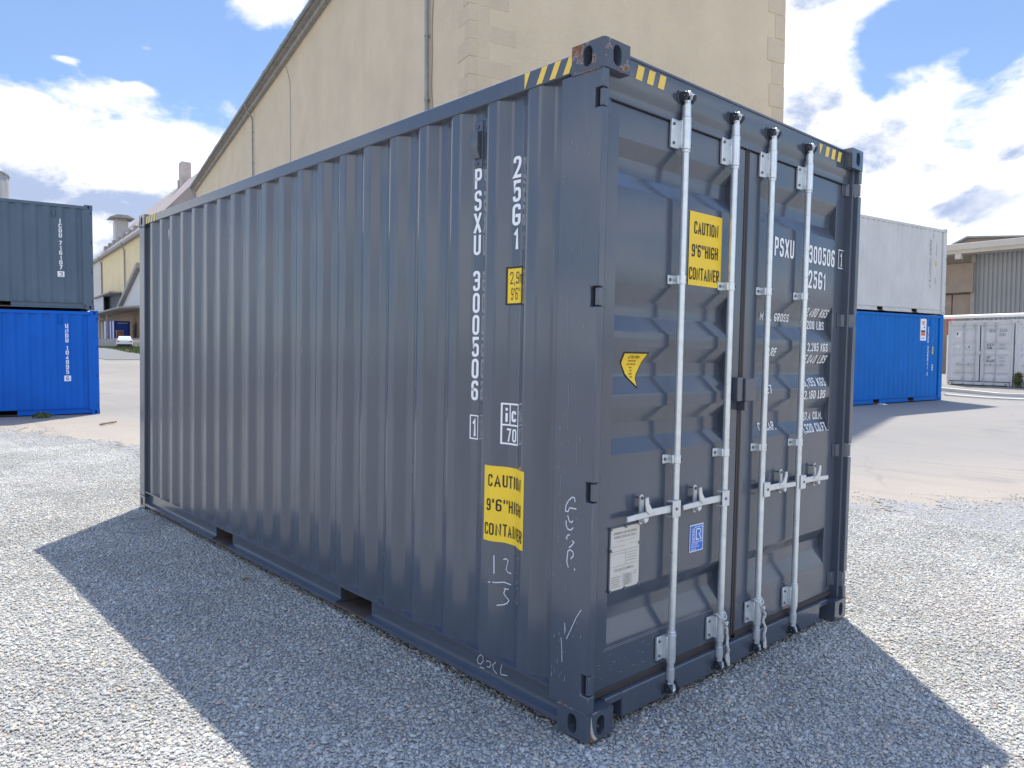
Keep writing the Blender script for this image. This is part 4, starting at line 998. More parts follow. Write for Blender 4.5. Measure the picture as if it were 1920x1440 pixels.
# ---- white row, doors towards the yard
ZR = math.atan2(-.989, -.149)
ux, uy = math.cos(ZR), math.sin(ZR)
row_lab = ['white container with black lettering on its double doors, left one of the row', 'white container at the right edge with weeds growing before its doors', 'white container out at the right end of the row']
rows = []
for i in range(3):
    off = i*(W+.055)
    r_, s_2, d_2, _ = container('shipping_container', row_lab[i], (31.886+ux*off, 8.862+uy*off, .335+.0*i), ZR, 2.591, M['white_row'], group='white containers in a row', bar=M['row_bar'], handle=M['row_bar'])
    k = 2.591/2.896; en, ec = on_door(k, .004)
    if i == 0:
        mb = MB()
        for tx, x0_, x1_, z_, h in (('SESU', 1.53, 1.79, 2.10, .12), ('221513', 1.90, 2.16, 2.10, .12), ('3', 2.26, 2.32, 2.10, .12), ('22G1', 1.90, 2.13, 1.95, .11)): mb.text(tx, x0_, z_, h, en, 1, width=x1_-x0_, bold=.02, cb=ec)
        for tx, x0_, x1_, z_, h in (('M.G.W.', 1.46, 1.74, 1.56, .10), ('TARE', 1.46, 1.66, 1.44, .10), ('NET', 1.46, 1.60, 1.06, .10), ('CU.CAP.', 1.46, 1.76, .93, .10)): mb.text(tx, x0_, z_, h, en, 0, width=x1_-x0_, bold=.025, cb=ec)
        for x0_, x1_, z_ in ((1.90, 2.14, 1.56), (1.90, 2.14, 1.44), (1.88, 2.13, 1.06), (1.93, 2.13, .93)): mb.text('30480 KG', x0_, z_, .09, en, 1, width=x1_-x0_, bold=.0, cb=ec)
        obj('lettering', mb, [M['black'], M['faint']], d_2[1])
        mb = MB(); mb.rect(.29, .48, 1.93, 2.15, en, 0, (), ec); mb.rect(.315, .365, 2.00, 2.12, on_door(k, .006)[0], 1, (), ec); mb.flat([([(.40, 2.12), (.455, 2.12), (.455, 2.06)], [(0, 1, 2)])], on_door(k, .006)[0], 1)
        mb.flat([([(.31, 1.58), (.43, 1.58), (.37, 1.46)], [(0, 1, 2)])], en, 0, (), ec); mb.rect(.74, .86, 1.46, 1.60, en, 0, (), ec); mb.rect(.775, .825, 1.49, 1.58, on_door(k, .006)[0], 1, (), ec)
        mb.rect(.28, .47, .40, .60, en, 2, (), ec)
        obj('sticker', mb, [M['white'], M['black'], M['alu']], d_2[0])

# ------------------------------------------------------------------ the big warehouse
def m_plaster(col, name, rain=0.25):
    def f(t, b, oc):
        mpn = t.node('ShaderNodeMapping'); mpn.inputs['Scale'].default_value = (1.0, 1.0, 0.30); t.l.new(oc, mpn.inputs['Vector'])
        st = t.noise(mpn.outputs[0], 1.2, 6, 0.62); big = t.noise(oc, 0.35, 5, 0.6); tr = t.noise(oc, 5.0, 5, 0.6, 0.8); fine = t.noise(oc, 30.0, 4, 0.65)
        c = t.mix(t.mapr(big, 0.3, 0.7), rgba([x*0.92 for x in col]), rgba([x*1.06 for x in col]))
        c = t.mix(t.math('MULTIPLY', t.mapr(st, 0.48, 0.75), rain), c, rgba([x*0.68 for x in col]))
        c = t.mix(t.math('MULTIPLY', t.mapr(tr, 0.50, 0.72), 0.45), c, rgba([col[0]*1.10, col[1]*1.02, col[2]*0.86]))
        c = t.mix(t.math('MULTIPLY', t.mapr(fine, 0.55, 0.8), 0.25), c, rgba([x*0.75 for x in col]))
        t.put(b.inputs['Base Color'], c); b.inputs['Roughness'].default_value = 0.92; b.inputs['Specular IOR Level'].default_value = 0.2
        t.put(b.inputs['Normal'], t.bump(t.math('ADD', tr, t.math('MULTIPLY', fine, 0.35)), 0.55, 0.05))
    return material(name, f)
M['plaster'] = m_plaster((0.655, 0.545, 0.385), 'ochre_plaster', 0.12)
M['plaster_far'] = m_plaster((0.76, 0.63, 0.38), 'yellow_plaster', 0.15)
M['plaster_pale'] = m_plaster((0.62, 0.58, 0.52), 'pale_plaster', 0.15)
M['quoin'] = m_plaster((0.60, 0.50, 0.36), 'quoin_sandstone', 0.2)
M['joint'] = simple('stone_joint', (0.30, 0.255, 0.20), 0.95)
M['zincpipe'] = simple('weathered_zinc', (0.27, 0.29, 0.30), 0.55, 0.3, 0.2, 2)
M['soffit'] = simple('grey_soffit_boards', (0.33, 0.31, 0.28), 0.85, 0, 0.2, 1.5)
def m_tile(t, b, oc):
    n = t.noise(oc, 1.4, 4); f_ = t.noise(oc, 9.0, 4)
    c = t.mix(t.mapr(n, 0.3, 0.7), rgba((0.15, 0.085, 0.062)), rgba((0.24, 0.16, 0.125)))
    t.put(b.inputs['Base Color'], t.mix(t.mapr(f_, 0.5, 0.7, 0, .6), c, rgba((0.09, 0.075, 0.07)))); b.inputs['Roughness'].default_value = 0.9
    wv_ = t.node('ShaderNodeTexWave'); wv_.inputs['Scale'].default_value = 1.1; wv_.bands_direction = 'Y'; t.l.new(oc, wv_.inputs['Vector'])
    t.put(b.inputs['Normal'], t.bump(wv_.outputs['Fac'], 0.7, 0.06))
M['tile'] = material('old_roof_tiles', m_tile)
def m_farroof(t, b, oc):
    n = t.noise(oc, .5, 5, .65); wv_ = t.node('ShaderNodeTexWave'); wv_.inputs['Scale'].default_value = 0.32; wv_.bands_direction = 'Y'; t.l.new(oc, wv_.inputs['Vector'])
    c = t.mix(t.mapr(n, .3, .7), rgba((0.26, 0.215, 0.19)), rgba((0.36, 0.315, 0.285)))
    t.put(b.inputs['Base Color'], t.mix(t.mapr(wv_.outputs['Fac'], .75, 1, 0, .35), c, rgba((.2, .16, .15)))); b.inputs['Roughness'].default_value = .85
    t.put(b.inputs['Normal'], t.bump(wv_.outputs['Fac'], .4, .08))
M['farroof'] = material('pinkish_tile_roof', m_farroof)

BC = Vector((15.313, 19.722, 0)); BROT = -R(12.85)          # local +y runs along the long wall, local +x along the end wall
BW, BL, EZ = 16.44, 77.5, 21.7
bld = thing('warehouse', 'huge ochre plaster warehouse with stone corners and grey downpipes behind the dark container', 'warehouse', tuple(BC), BROT)
mb = MB(); mb.add([(0, 0, -1), (BW, 0, -1), (BW, BL, -1), (0, BL, -1), (0, 0, EZ), (BW, 0, EZ), (BW, BL, EZ), (0, BL, EZ)], [(0, 1, 5, 4), (1, 2, 6, 5), (2, 3, 7, 6), (3, 0, 4, 7)])
obj('wall', mb, M['plaster'], bld)
mb = MB(); GZ = EZ+.72; RZ2 = GZ+12.4; mb.prism([(0.0, EZ), (BW, EZ), (BW, GZ), (BW/2, RZ2), (0.0, GZ)], lambda p, a_: (p[0], a_, p[1]), 0.0, 7.0); obj('gable', mb, M['plaster'], bld)
mb = MB()
for s_ in (0, 1):
    X_ = (lambda x: x) if not s_ else (lambda x: BW-x)
    mb.prism([(X_(-.30), GZ-.47), (X_(BW/2), RZ2+.02), (X_(BW/2), RZ2+.28), (X_(-.30), GZ-.20)], lambda p, a_: (p[0], a_, p[1]), -.35, 7.3)
obj('gable_roof', mb, M['tile'], bld)
mb = MB(); n = 300; ys = np.linspace(7.31, BL+.5, n); rs = random.Random(5)
vs = []
for y in ys:
    j = rs.uniform(-.035, .035)+.03*math.sin(y*1.3); vs += [(-.62+j, y, EZ-.02), (-.66+j*1.3, y, EZ+.26+j), (BW/2, y, EZ+2.0), (BW+.6, y, EZ+.1), (BW+.6, y, EZ-.02)]
fs = []
for i in range(n-1):
    for k in range(4): fs.append((i*5+k, i*5+5+k, i*5+6+k, i*5+1+k))
mb.add(vs, fs); obj('roof', mb, M['tile'], bld)
obj('soffit', MB().box(-.60, 0, 7.32, BL+.4, EZ-.16, EZ-.03).box(-.28, 0, 7.33, BL+.3, EZ-.48, EZ-.161), M['soffit'], bld)
mb = MB(); mb.tube([(-.70, y, EZ-.02) for y in np.linspace(7.4, BL+.5, 30)], .115, 10); obj('gutter', mb, M['zincpipe'], bld)
for yy in (3.59, 40.0, 76.6):
    mb = MB()
    if yy > 5: mb.tube([(-.70, yy, EZ-.05), (-.70, yy, EZ-.30), (-.45, yy+.05, EZ-.75), (-.16, yy+.10, EZ-1.15), (-.13, yy+.10, EZ-1.6), (-.13, yy+.10, .0)], .065, 10)
    else: mb.tube([(-.15, yy, EZ), (-.15, yy, 0)], .085, 12)
    for z in np.arange(1.5, EZ-2, 2.55): mb.tube([(-.15 if yy < 5 else -.13, yy+(0 if yy < 5 else .1), z), (-.15 if yy < 5 else -.13, yy+(0 if yy < 5 else .1), z+.10)], .10 if yy < 5 else .08, 12); mb.box(-.1, 0.02, yy+.03, yy+.16, z+.02, z+.07)
    obj('downpipe', mb, M['zincpipe'], bld)
obj('wire', MB().tube([(-.02, 27.4+.02*math.sin(z*2), z) for z in np.linspace(0, EZ-2.2, 40)]+[(-.02, 27.9, EZ-1.4), (-.02, 28.6, EZ-.6)], .016, 5), M['zincpipe'], bld)
obj('wire', MB().tube([(-.03, 3.30+.05*math.sin(z*1.1)+.03*math.sin(z*2.7), z) for z in np.linspace(0, EZ, 60)], .018, 5), M['joint'], bld)
# corner stones: toothed, each course with its own length, a few millimetres proud
mb = MB(); rs = random.Random(9); z = -.5; i = 0
while z < EZ-.3:
    h = .62+rs.uniform(-.05, .06); l1 = (.95 if i % 2 else .45)+rs.uniform(-.1, .1); l2 = (.55 if i % 2 else 1.5)+rs.uniform(-.2, .25)
    p = rs.uniform(.008, .022); mb.box(-p, .30, -p, l1, z+.012, z+h-.012); mb.box(.30, .30+l2, -p*.5, .20, z+.012, z+h-.012); z += h; i += 1
obj('quoins', mb, M['quoin'], bld, .012)
mb = MB(); z = -.5; i = 0
while z < EZ-.3:
    h = 1.02+rs.uniform(-.08, .1); l1 = (1.05 if i % 2 else .72)+rs.uniform(-.1, .12); l2 = .9 if i % 2 else .5
    p = rs.uniform(.01, .04); mb.box(BW-l1, BW+p, -p, l2, z+.014, z+h-.014); z += h; i += 1
obj('quoins', mb, M['quoin'], bld, .015)
M['plaster_stone'] = M['plaster']

# ------------------------------------------------------------------ far loading hall on the left
FZ = 1.72; FROT = -R(6.2)
FS = 1.35
FO = (CAM.x+(28.5-CAM.x)*FS, CAM.y+(105.1-CAM.y)*FS)
far = thing('loading_hall', 'far yellow loading hall with pinkish tiled roof, dock canopy and chimney', 'warehouse', (FO[0], FO[1], CAM.z*(1-FS)), FROT)
far.scale = (FS, FS, FS)
FE = 16.65; RB, RH = 8.0, 9.4
mb = MB(); mb.box(0, 2*RB, -12, 46, 0, FE); obj('wall', mb, M['plaster_far'], far)
obj('end_bay', MB().box(-.12, 2*RB, 31.5, 46.02, 0, FE-.3), M['plaster_pale'], far)
mb = MB(); mb.add([(-.5, -12.4, FE), (RB, -12.4, FE+RH), (2*RB+.5, -12.4, FE), (-.5, 46.4, FE), (RB, 36, FE+RH), (2*RB+.5, 46.4, FE)], [(0, 3, 4, 1), (1, 4, 5, 2), (3, 5, 4), (0, 1, 2), (0, 2, 5, 3)]); roof = obj('roof', mb, M['farroof'], far, sharp=10)
for k_ in range(9):
    y = -4+k_*4.4; obj('dormer', MB().box(.35, 1.5, y, y+1.1, FE+.75, FE+1.75), M['soffit'], roof)
obj('cornice', MB().box(-.55, 0, -12.2, 46.3, FE-.45, FE-.02), M['soffit'], far)
mb = MB(); mb.box(RB-.72, RB+.72, 8.2, 10.0, FE+4, 28.9); obj('chimney', mb, simple('chimney_render', (0.50, 0.42, 0.37), 0.9, 0, .15, 1), far, .25)
obj('flue', MB().tube([(RB-1.5, 6.4, FE+5), (RB-1.5, 6.4, 25.6)], .16, 8), M['soffit'], far)
mb = MB(); mb.box(1.55, 3.5, 28.4, 30.6, FE+1, 22.4); mb.box(1.75, 3.3, 28.6, 30.4, 22.4, 22.75)
vent = obj('roof_ventilator', mb, simple('ventilator_sheet', (0.52, 0.50, 0.47), .7, 0, .1, 1), far)
obj('cap', MB().prism([(.7, 22.76), (4.35, 22.76), (3.3, 23.25), (1.75, 23.25)], lambda p, a_: (p[0], a_, p[1]), 27.4, 31.6), M['soffit'], vent)
for y in (9.4, 31.2):
    obj('downpipe', MB().tube([(-.6, y, FE-.2), (-.5, y, FE-.6), (-.2, y, FE-1.2), (-.18, y, 6.6)], .10, 8), M['zincpipe'], far)
# loading bay in the upper wall, canopy over the dock, posts and doors under it
M['glass'] = simple('dim_window_glass', (0.03, 0.042, 0.065), 0.35, 0, .2, 1, spec=.2)
obj('loading_bay', MB().box(-.25, .2, 13.5, 31.0, 6.9, 9.6), simple('dark_bay_board', (.11, .12, .14), .8), far)  # one even dark colour across the whole bay
obj('bay_roof', MB().box(-1.6, -.05, 13.0, 31.5, 9.6, 9.8), M['soffit'], far)
mb = MB(); mb.box(-1.2, -1.1, 22.5, 31.0, 6.7, 9.58)
obj('bay_panel', mb, simple('pale_sheet', (.50, .52, .54), .6), far)
obj('dock_canopy', MB().prism([(-4.2, 6.25), (-4.2, 6.42), (-.02, 6.85), (-.02, 6.55)], lambda p, a_: (p[0], a_, p[1]), -12, 45.9), M['soffit'], far)
obj('dock_platform', MB().box(-4.0, -.02, -12, 45.8, FZ-1.5, FZ+1.05), simple('dock_concrete', (.33, .30, .28), .9, 0, .2, 1), far)
obj('dock_wall', MB().box(-.16, -.03, -12, 31.4, FZ+1.06, 6.54), m_plaster((0.42, 0.33, 0.26), 'brown_plaster', .3), far)
for y in (1.5, 8.0, 14.5, 21.0, 27.5, 34.0): obj('canopy_post', MB().box(-3.7, -3.5, y, y+.2, FZ+1.06, 6.28).prism([(-3.55, 5.0), (-2.4, 6.3), (-2.55, 6.36), (-3.55, 5.25)], lambda p, a_: (p[0], a_, p[1]), y+.05, y+.15), M['soffit'], far)
for y in (9.5, 15.5, 23.0): obj('dock_door', MB().box(-.22, -.16, y, y+1.5, FZ+1.07, 5.0).box(-.235, -.22, y+.35, y+1.0, FZ+1.07, 4.9), [M['plaster_pale']], far)
obj('conveyor', MB().prism([(9.3, 6.7), (9.5, 7.2), (-6.5, 12.2), (-6.5, 11.6)], lambda p, a_: (a_, p[0], p[1]), -1.4, -.5), M['soffit'], far)
obj('conveyor_side', MB().prism([(9.0, 6.75), (-6.5, 6.75), (-6.5, 11.5)], lambda p, a_: (a_, p[0], p[1]), -.9, -.6), simple('pale_cladding', (.58, .57, .55), .7), far)

def at_far(lx, ly):      # metres from the hall's front wall
    c, s_ = math.cos(FROT), math.sin(FROT); return FO[0]+lx*c-ly*s_, FO[1]+lx*s_+ly*c
def fz(z): return CAM.z+(z-CAM.z)*FS
# blue storage box on the dock
bxx, byy = at_far(-3.0*FS, .2*FS)
sb = thing('storage_box', 'small blue and white striped storage box standing on the far loading dock', 'storage box', (bxx, byy, fz(FZ+1.06)), FROT+R(12))
sb.scale = (FS, FS, FS)
M['box_blue'] = simple('box_blue', (.012, .04, .30), .5); M['box_white'] = simple('box_white', (.60, .62, .68), .5)
obj('body', MB().box(0, 2.0, 0, 3.4, 0, 2.35), M['box_blue'], sb, .03)
bdm = simple('box_door_blue', (.02, .07, .40), .5)
for x0, x1 in ((.35, 1.02), (1.04, 1.7)): obj('door', MB().box(x0, x1, -.04, -.001, .1, 1.95), bdm, sb, .01)
for y in (.02, .95, 1.9, 2.8): obj('white_panel', MB().box(-.03, -.001, y, y+.42, .02, 2.33), M['box_white'], sb)
obj('sign_strip', MB().box(.45, 1.7, -.05, -.041, 2.03, 2.12), M['box_white'], sb)
bx2, by2 = at_far(-2.7*FS, -2.2*FS)
cr = thing('crate', 'small reddish brown crate on the far dock right of the blue storage box', 'crate', (bx2, by2, fz(FZ+1.06)), FROT)
cr.scale = (FS, FS, FS)
obj('body', MB().box(-.4, .4, -.4, .4, 0, 1.0), simple('crate_brown', (.22, .10, .07), .8), cr, .02); obj('lid', MB().box(-.42, .42, -.42, .42, 1.0, 1.06), M['soffit'], cr)

# guard rail, grass strip and the parked car
rail_a = at_far(-6.9, -22)
gr_ = thing('guard_rail', 'pale concrete guard rail on short posts behind the parked white car', 'guard rail', (rail_a[0], rail_a[1], 0), FROT)
rl = 46.0; ge = simple('weathered_concrete', (.46, .43, .36), .9, 0, .15, 2)
obj('beam', MB().box(-.09, .09, -rl, 0, FZ+.62, FZ+.92), ge, gr_, .02)
for i in range(16): obj('post', MB().box(-.14, .14, -1.0-i*2.8, -.72-i*2.8, FZ-.5, FZ+.62), ge, gr_, .02)
gp = rng.uniform(0, 1, (9000, 2)); mbg = MB()
for u_, v_ in gp:
    x, y = at_far(-6.4-5.4*u_, -72+54*v_); z = zf(x, y); h = random.uniform(.08, .30); a_ = random.uniform(0, 6.28); wd = random.uniform(.02, .05); lx, ly = random.uniform(-.1, .1), random.uniform(-.1, .1)
    mbg.add([(x-wd*math.cos(a_), y-wd*math.sin(a_), z-.02), (x+wd*math.cos(a_), y+wd*math.sin(a_), z-.02), (x+lx, y+ly, z+h)], [(0, 1, 2)])
go_ = obj('grass', mbg, simple('dry_green_grass', (.10, .135, .045), .9, 0, .3, 1)); go_['kind'] = 'stuff'
# asphalt lane before the grass
mb = MB(); n = 24; vs = []
for i in range(n+1):
    for off in (-17.0, -12.0):
        x, y = at_far(off, -85+95*i/n); vs.append((x, y, zf(x, y)+.03))
mb.add(vs, [(2*i, 2*i+1, 2*i+3, 2*i+2) for i in range(n)]); ro = obj('road', mb, simple('lane_asphalt', (.13, .135, .14), .9, 0, .15, 1)); ro['kind'] = 'structure'

cx, cy = 24.15, 95.9; cz = zf(cx, cy)
car = thing('parked_car', 'white hatchback parked with its back to the yard before the guard rail', 'car', (cx, cy, cz), -R(16))
M['carwhite'] = simple('car_white', (.72, .74, .78), .25, 0, .02); M['tyre'] = simple('tyre', (.02, .02, .021), .8); M['lamp'] = simple('tail_red', (.45, .02, .015), .25)
def loft(sections):
    """sections: list of (y, [(halfwidth, z)...]) bottom to top"""
    mb = MB(); n = len(sections[0][1])*2; vs = []
    for y, s in sections: vs += [(-w_, y, z) for w_, z in s]+[(w_, y, z) for w_, z in s[::-1]]
    fs = []
    for i in range(len(sections)-1):
        for k in range(n): fs.append((i*n+k, i*n+(k+1) % n, (i+1)*n+(k+1) % n, (i+1)*n+k))
    fs += [tuple(range(n))[::-1], tuple((len(sections)-1)*n+k for k in range(n))]
    return mb.add(vs, fs)
lowb = [(0.0, [(.78, .30), (.84, .50), (.86, .75), (.80, .98)]), (.25, [(.82, .26), (.88, .5), (.89, .78), (.83, 1.02)]), (1.0, [(.84, .22), (.90, .5), (.90, .8), (.84, 1.0)]), (3.0, [(.84, .22), (.90, .5), (.89, .78), (.83, .95)]), (3.9, [(.80, .25), (.86, .5), (.84, .7), (.76, .82)]), (4.2, [(.70, .32), (.78, .48), (.76, .60), (.66, .70)])]
obj('body', loft(lowb), M['carwhite'], car, .04)
cab = [(.10, [(.80, .97), (.78, 1.03)]), (.42, [(.80, .98), (.62, 1.40)]), (.75, [(.80, .98), (.62, 1.47)]), (1.9, [(.80, .96), (.62, 1.47)]), (2.3, [(.80, .96), (.61, 1.38)]), (3.15, [(.76, .92), (.74, .95)])]
obj('roof', loft(cab), M['carwhite'], car, .05)
obj('rear_window', MB().add([(-.66, .185, 1.06), (.66, .185, 1.06), (.55, .40, 1.35), (-.55, .40, 1.35)], [(0, 1, 2, 3)]).add([(-.66, .165, 1.06), (.66, .165, 1.06), (.55, .38, 1.35), (-.55, .38, 1.35)], [(0, 1, 2, 3)]), M['glass'], car)
for s_ in (-1, 1):
    obj('tail_lamp', MB().box(*sorted((s_*.56, s_*.83)), -.03, .10, .80, .95), M['lamp'], car, .02)
    obj('side_window', MB().add([(s_*.805, .75, 1.02), (s_*.805, 2.75, 1.0), (s_*.645, 2.15, 1.39), (s_*.645, .85, 1.42)], [(0, 1, 2, 3)]), M['glass'], car)
    for yw in (.72, 3.35):
        wh = obj('wheel', MB().tube([(s_*.90, yw, .31), (s_*.70, yw, .31)], .31, 20), M['tyre'], car, .02); obj('rim', MB().tube([(s_*.905, yw, .31), (s_*.89, yw, .31)], .2, 14), M['galv'], wh)
obj('bumper', MB().box(-.80, .80, -.06, .12, .30, .52), M['tyre'], car, .04)
obj('number_plate', MB().box(-.26, .26, -.025, .01, .66, .77), M['white'], car, .005)

# silo at the left edge
sl = thing('silo', 'pale ribbed metal silo standing behind the left container stack', 'silo', (3.95, 71.2, 0))
rs_ = 5.0; n = 96; vs = []; prof = [(rs_, 0), (rs_, 15.2), (rs_*.9, 15.7), (0.3, 17.0)]
mb = MB()
for k in range(n):
    a_ = 2*math.pi*k/n; rr = 1+(.006 if (k//2) % 2 else 0); vs += [(p[0]*rr*math.cos(a_), p[0]*rr*math.sin(a_), p[1]) for p in prof]
mb.add(vs, [(k*4+j, ((k+1) % n)*4+j, ((k+1) % n)*4+j+1, k*4+j+1) for k in range(n) for j in range(3)])
obj('body', mb, simple('silo_sheet', (.50, .52, .53), .5, .4, .12, .6), sl, sharp=25)
obj('rim', MB().tube([(rs_*1.01*math.cos(2*math.pi*k/48), rs_*1.01*math.sin(2*math.pi*k/48), 15.25) for k in range(49)], .07, 6), M['galv'], sl)

# ------------------------------------------------------------------ right side: corrugated hall, pipe rail, kerbs, plants
HROT = -R(4.0)
hall = thing('sheet_metal_hall', 'grey corrugated metal hall with pale roof edge behind the white containers', 'hall', (50.9, 14.6, 0), HROT)
# local -y runs to the right in the photo, local -x faces the yard
M['sheet'] = simple('grey_trapezoid_sheet', (.30, .315, .33), .5, .1, .08, .5); M['fascia'] = simple('cream_fascia', (.58, .55, .49), .6, 0, .08, .6); M['timber'] = simple('brown_sliding_door', (.30, .245, .20), .8, 0, .12, 1.2)
mb = MB(); vs = []; y = -1.2; prof = []
while y > -34:
    for dx, dy in ((0, 0), (0, -.13), (.07, -.155), (.07, -.225), (0, -.25)): prof.append((dx, y+dy))
    y -= .25
n = len(prof); mb.add([(p[0], p[1], 0) for p in prof]+[(p[0], p[1], 7.75) for p in prof], [(i, i+1, n+i+1, n+i) for i in range(n-1)]); obj('corrugated_wall', mb, M['sheet'], hall, sharp=20)
obj('wall', MB().box(.12, 26, -34, 18, 0, 8.2), simple('hall_inner_wall', (.33, .30, .27), .9, 0, .1, .5), hall)
obj('roof_edge', MB().box(-1.3, .4, -34.5, 18.5, 7.95, 8.34).box(-1.15, .3, -34.3, 18.3, 7.74, 7.95), M['fascia'], hall, .02)
obj('roof', MB().prism([(-1.2, 8.345), (26, 8.345), (12, 8.5)], lambda p, a_: (p[0], a_, p[1]), -34.4, 18.4), M['soffit'], hall)
obj('lintel', MB().box(-.35, .119, -1.15, 18, 5.4, 7.2), M['timber'], hall)
for y0, y1 in ((-.95, .1), (.16, 1.2), (1.26, 2.3), (2.36, 6)): obj('sliding_door', MB().box(-.1, .118, y0, y1, 0, 5.3), M['timber'], hall, .03)
obj('corner_post', MB().box(-.2, .1, -1.19, -.96, 0, 7.7), M['soffit'], hall)
obj('bracket', MB().box(-1.25, -.9, -.75, -.4, 7.40, 7.738), M['fascia'], hall, .03)
mb = MB(); mb.tube([(-.36, 1.0, 6.3), (-.52, 1.0, 6.3)], .30, 16)
for k in range(8): a_ = k*math.pi/4; mb.tube([(-.44, 1.0, 6.3), (-.44, 1.0+.46*math.cos(a_), 6.3+.46*math.sin(a_))], .085, 6)
obj('fan_wheel', mb, M['tyre'], hall)
gh = thing('shed', 'dark gabled shed roof peeping over the pale roof edge of the metal hall', 'shed', (64.8, 18.6, 0), HROT)
obj('wall', MB().prism([(.5, 0), (.5, 10.15), (-.6, 10.62), (-4.2, 10.3), (-4.2, 0)], lambda p, a_: (a_, p[0], p[1]), 0, 12), M['timber'], gh)
obj('roof', MB().prism([(.8, 10.03), (.8, 10.13), (-.6, 10.76), (-4.6, 10.38), (-4.6, 10.27), (-.6, 10.63)], lambda p, a_: (a_, p[0], p[1]), -.6, 12.3), M['zincpipe'], gh)
pr_ = thing('pipe_rail', 'long white pipe running level above and behind the white containers', 'pipe rail', (39.5, 11.9, 0), -R(1.0))
obj('pipe', MB().tube([(0, 0, 3.40), (0, -26, 3.62)], .085, 12), M['white'], pr_)
for y in (-.6, -8, -16, -24): obj('post', MB().tube([(.1, y, .2), (.1, y, 3.38)], .06, 10), M['white'], pr_)
def kerb(name, x0, y0, x1, y1, wd, h, m, kind='structure'):
    mb = MB(); n = 20; dx, dy = x1-x0, y1-y0; l_ = math.hypot(dx, dy); nx, ny = -dy/l_*wd/2, dx/l_*wd/2; vs = []
    for i in range(n+1):
        x, y = x0+dx*i/n, y0+dy*i/n; z = zf(x, y); vs += [(x+nx, y+ny, z-.1), (x+nx, y+ny, z+h), (x-nx, y-ny, z+h), (x-nx, y-ny, z-.1)]
    mb.add(vs, [(4*i+j, 4*i+j+1, 4*i+j+5, 4*i+j+4) for i in range(n) for j in range(3)]+[(0, 1, 2, 3), (4*n+3, 4*n+2, 4*n+1, 4*n)])
    o_ = obj(name, mb, m, None, .01); o_['kind'] = kind; return o_
kst = simple('pale_kerbstone', (.60, .59, .56), .85, 0, .08, 2)
kerb('kerb', 29.75, 9.6, 26.2, -2, .16, .13, kst); kerb('kerb', 27.9, 7.6, 25.0, -2, .15, .06, kst)
def leaves(mb, c, r, h, n, sz, rs):
    for i in range(n):
        a_ = rs.uniform(0, 6.28); q = rs.random()**.6; z = rs.uniform(.05, 1); x = c[0]+r*q*math.cos(a_)*(1.1-.5*z); y = c[1]+r*q*math.sin(a_)*(1.1-.5*z); zz = c[2]+h*z
        d1 = Vector((rs.uniform(-1, 1), rs.uniform(-1, 1), rs.uniform(-.3, .8))).normalized()*sz*rs.uniform(.6, 1.3); d2 = d1.cross(Vector((rs.uniform(-1, 1), rs.uniform(-1, 1), rs.uniform(-1, 1)))).normalized()*sz*.3
        p = Vector((x, y, zz)); mb.add([p, p+d1*.5+d2, p+d1, p+d1*.5-d2], [(0, 1, 2, 3)])
leafm = simple('weed_green', (.075, .11, .03), .8, 0, .35, 2); leafy = simple('weed_yellow', (.30, .22, .04), .8, 0, .3, 2)
def weed(label, x, y, r, h, n, sz, seed, yellow=.0, grp=None):
    z = zf(x, y); t = thing('weed', label, 'weed', (x, y, z), 0, grp); rs = random.Random(seed); mb = MB(); leaves(mb, (0, 0, 0), r, h, n, sz, rs); obj('leaves', mb, leafm, t)
    if yellow: mb = MB(); leaves(mb, (.05, 0, h*.45), r*.7, h*.6, int(n*yellow), sz, rs); obj('flowers', mb, leafy, t)
    mb = MB()
    for i in range(7): a_ = rs.uniform(0, 6.28); mb.tube([(0, 0, -.02), (r*.5*math.cos(a_), r*.5*math.sin(a_), h*rs.uniform(.5, .95))], .008, 5)
    obj('stem', mb, leafm, t)
weed('weeds with yellow flowers growing up before the second white container', 31.42, 6.22, .15, .50, 160, .10, 3, .5)
weed('green weeds between the blue container and the first white container', 31.9, 9.35, .22, .75, 200, .12, 5)
weed('low weeds under the front edge of the blue container at left', 1.45, 18.62, .30, .11, 160, .07, 8)
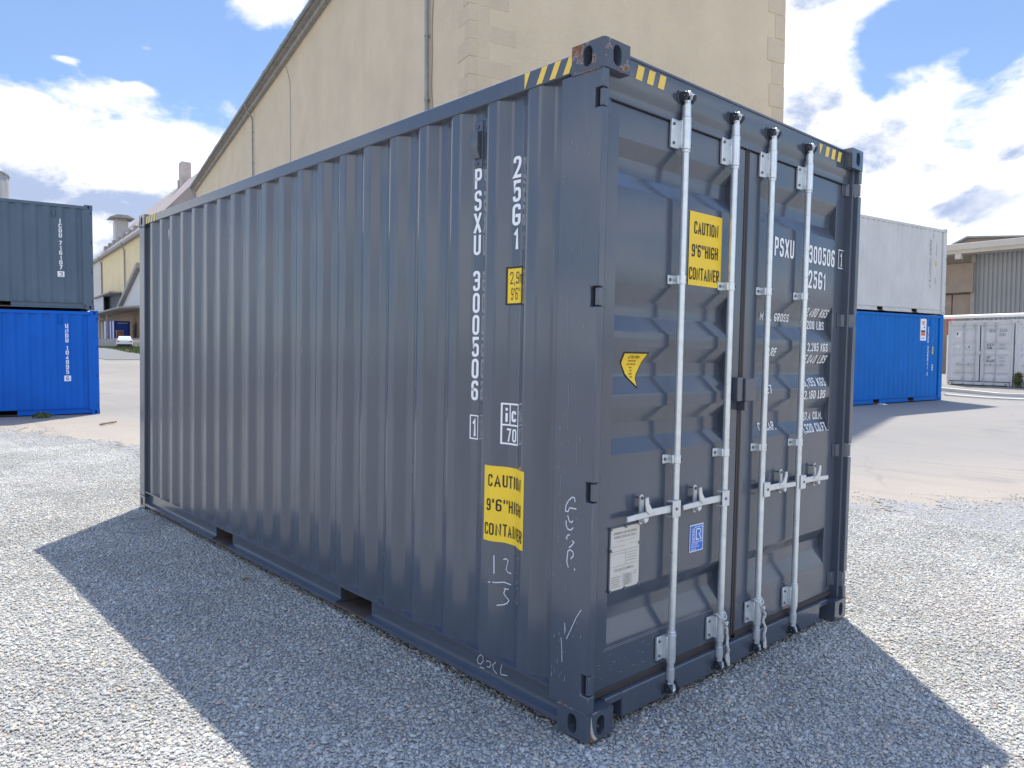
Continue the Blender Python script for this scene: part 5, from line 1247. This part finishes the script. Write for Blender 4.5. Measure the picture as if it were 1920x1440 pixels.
# red marker post beside the first white container, heap of brown earth below the weeds
mp_ = thing('marker_post', 'orange red marker post between the blue container and the white row', 'post', (33.35, 9.25, zf(33.35, 9.25)))
obj('pole', MB().tube([(0, 0, -.1), (0, 0, 2.8)], .045, 10), M['galv'], mp_); obj('sleeve', MB().tube([(0, 0, 2.05), (0, 0, 2.75)], .14, 14), simple('marker_red', (.50, .085, .05), .5), mp_, .02)

# ------------------------------------------------------------------ litter on the ground
stickm = simple('weathered_wood', (.20, .135, .08), .9, 0, .3, 30)
def stick(label, p, q_, r):
    x, y = (p[0]+q_[0])/2, (p[1]+q_[1])/2; z = zf(x, y); rs = random.Random(int(p[0]*100)); n = 9
    t = MB().tube([(p[0]+(q_[0]-p[0])*i/n-x, p[1]+(q_[1]-p[1])*i/n-y+rs.uniform(-.01, .01), .012+r+rs.uniform(0, .01)) for i in range(n+1)], [r*rs.uniform(.7, 1.1) for i in range(n+1)], 7)
    o_ = obj('stick', t, stickm, loc=(x, y, z)); tag(o_, label, 'stick', 'sticks lying on the sandy hardstand')
stick('dark stick lying on the sandy ground close to the left blue container', (1.95, 15.55), (2.36, 15.95), .022)
stick('pale thin stick on the sandy ground between the left stack and the dark container', (2.72, 14.95), (3.22, 14.75), .013)
x, y = -.171, 3.094; z = zf(x, y)
mb = MB(); rs = random.Random(2)
for i in range(9):
    a_ = rs.uniform(-.5, .5)-.2; x0 = rs.uniform(-.03, .02); l_ = rs.uniform(.03, .07); p = Vector((x0, rs.uniform(-.012, .012), .022+rs.uniform(0, .008))); d1 = Vector((math.cos(a_), math.sin(a_), rs.uniform(-.05, .15)))*l_; d2 = Vector((-math.sin(a_), math.cos(a_), rs.uniform(-.3, .3)))*.010
    mb.add([p, p+d1*.5+d2, p+d1, p+d1*.5-d2], [(0, 1, 2, 3)])
o_ = obj('dry_leaf', mb, simple('dry_leaf', (.30, .25, .13), .8, 0, .3, 40), loc=(x, y, z), rotz=R(-40)); tag(o_, 'small withered leaf sprig on the shaded gravel left of the dark container', 'leaf')
x, y = 22.15, 7.7; o_ = obj('paper_scrap', MB().box(-.07, .07, -.36, .36, .0, .012).box(-.05, .05, -.3, .2, .0121, .03), M['white'], loc=(x, y, zf(x, y)), rotz=R(-30)); tag(o_, 'white paper scrap on the ground in the shade before the right blue container', 'paper')
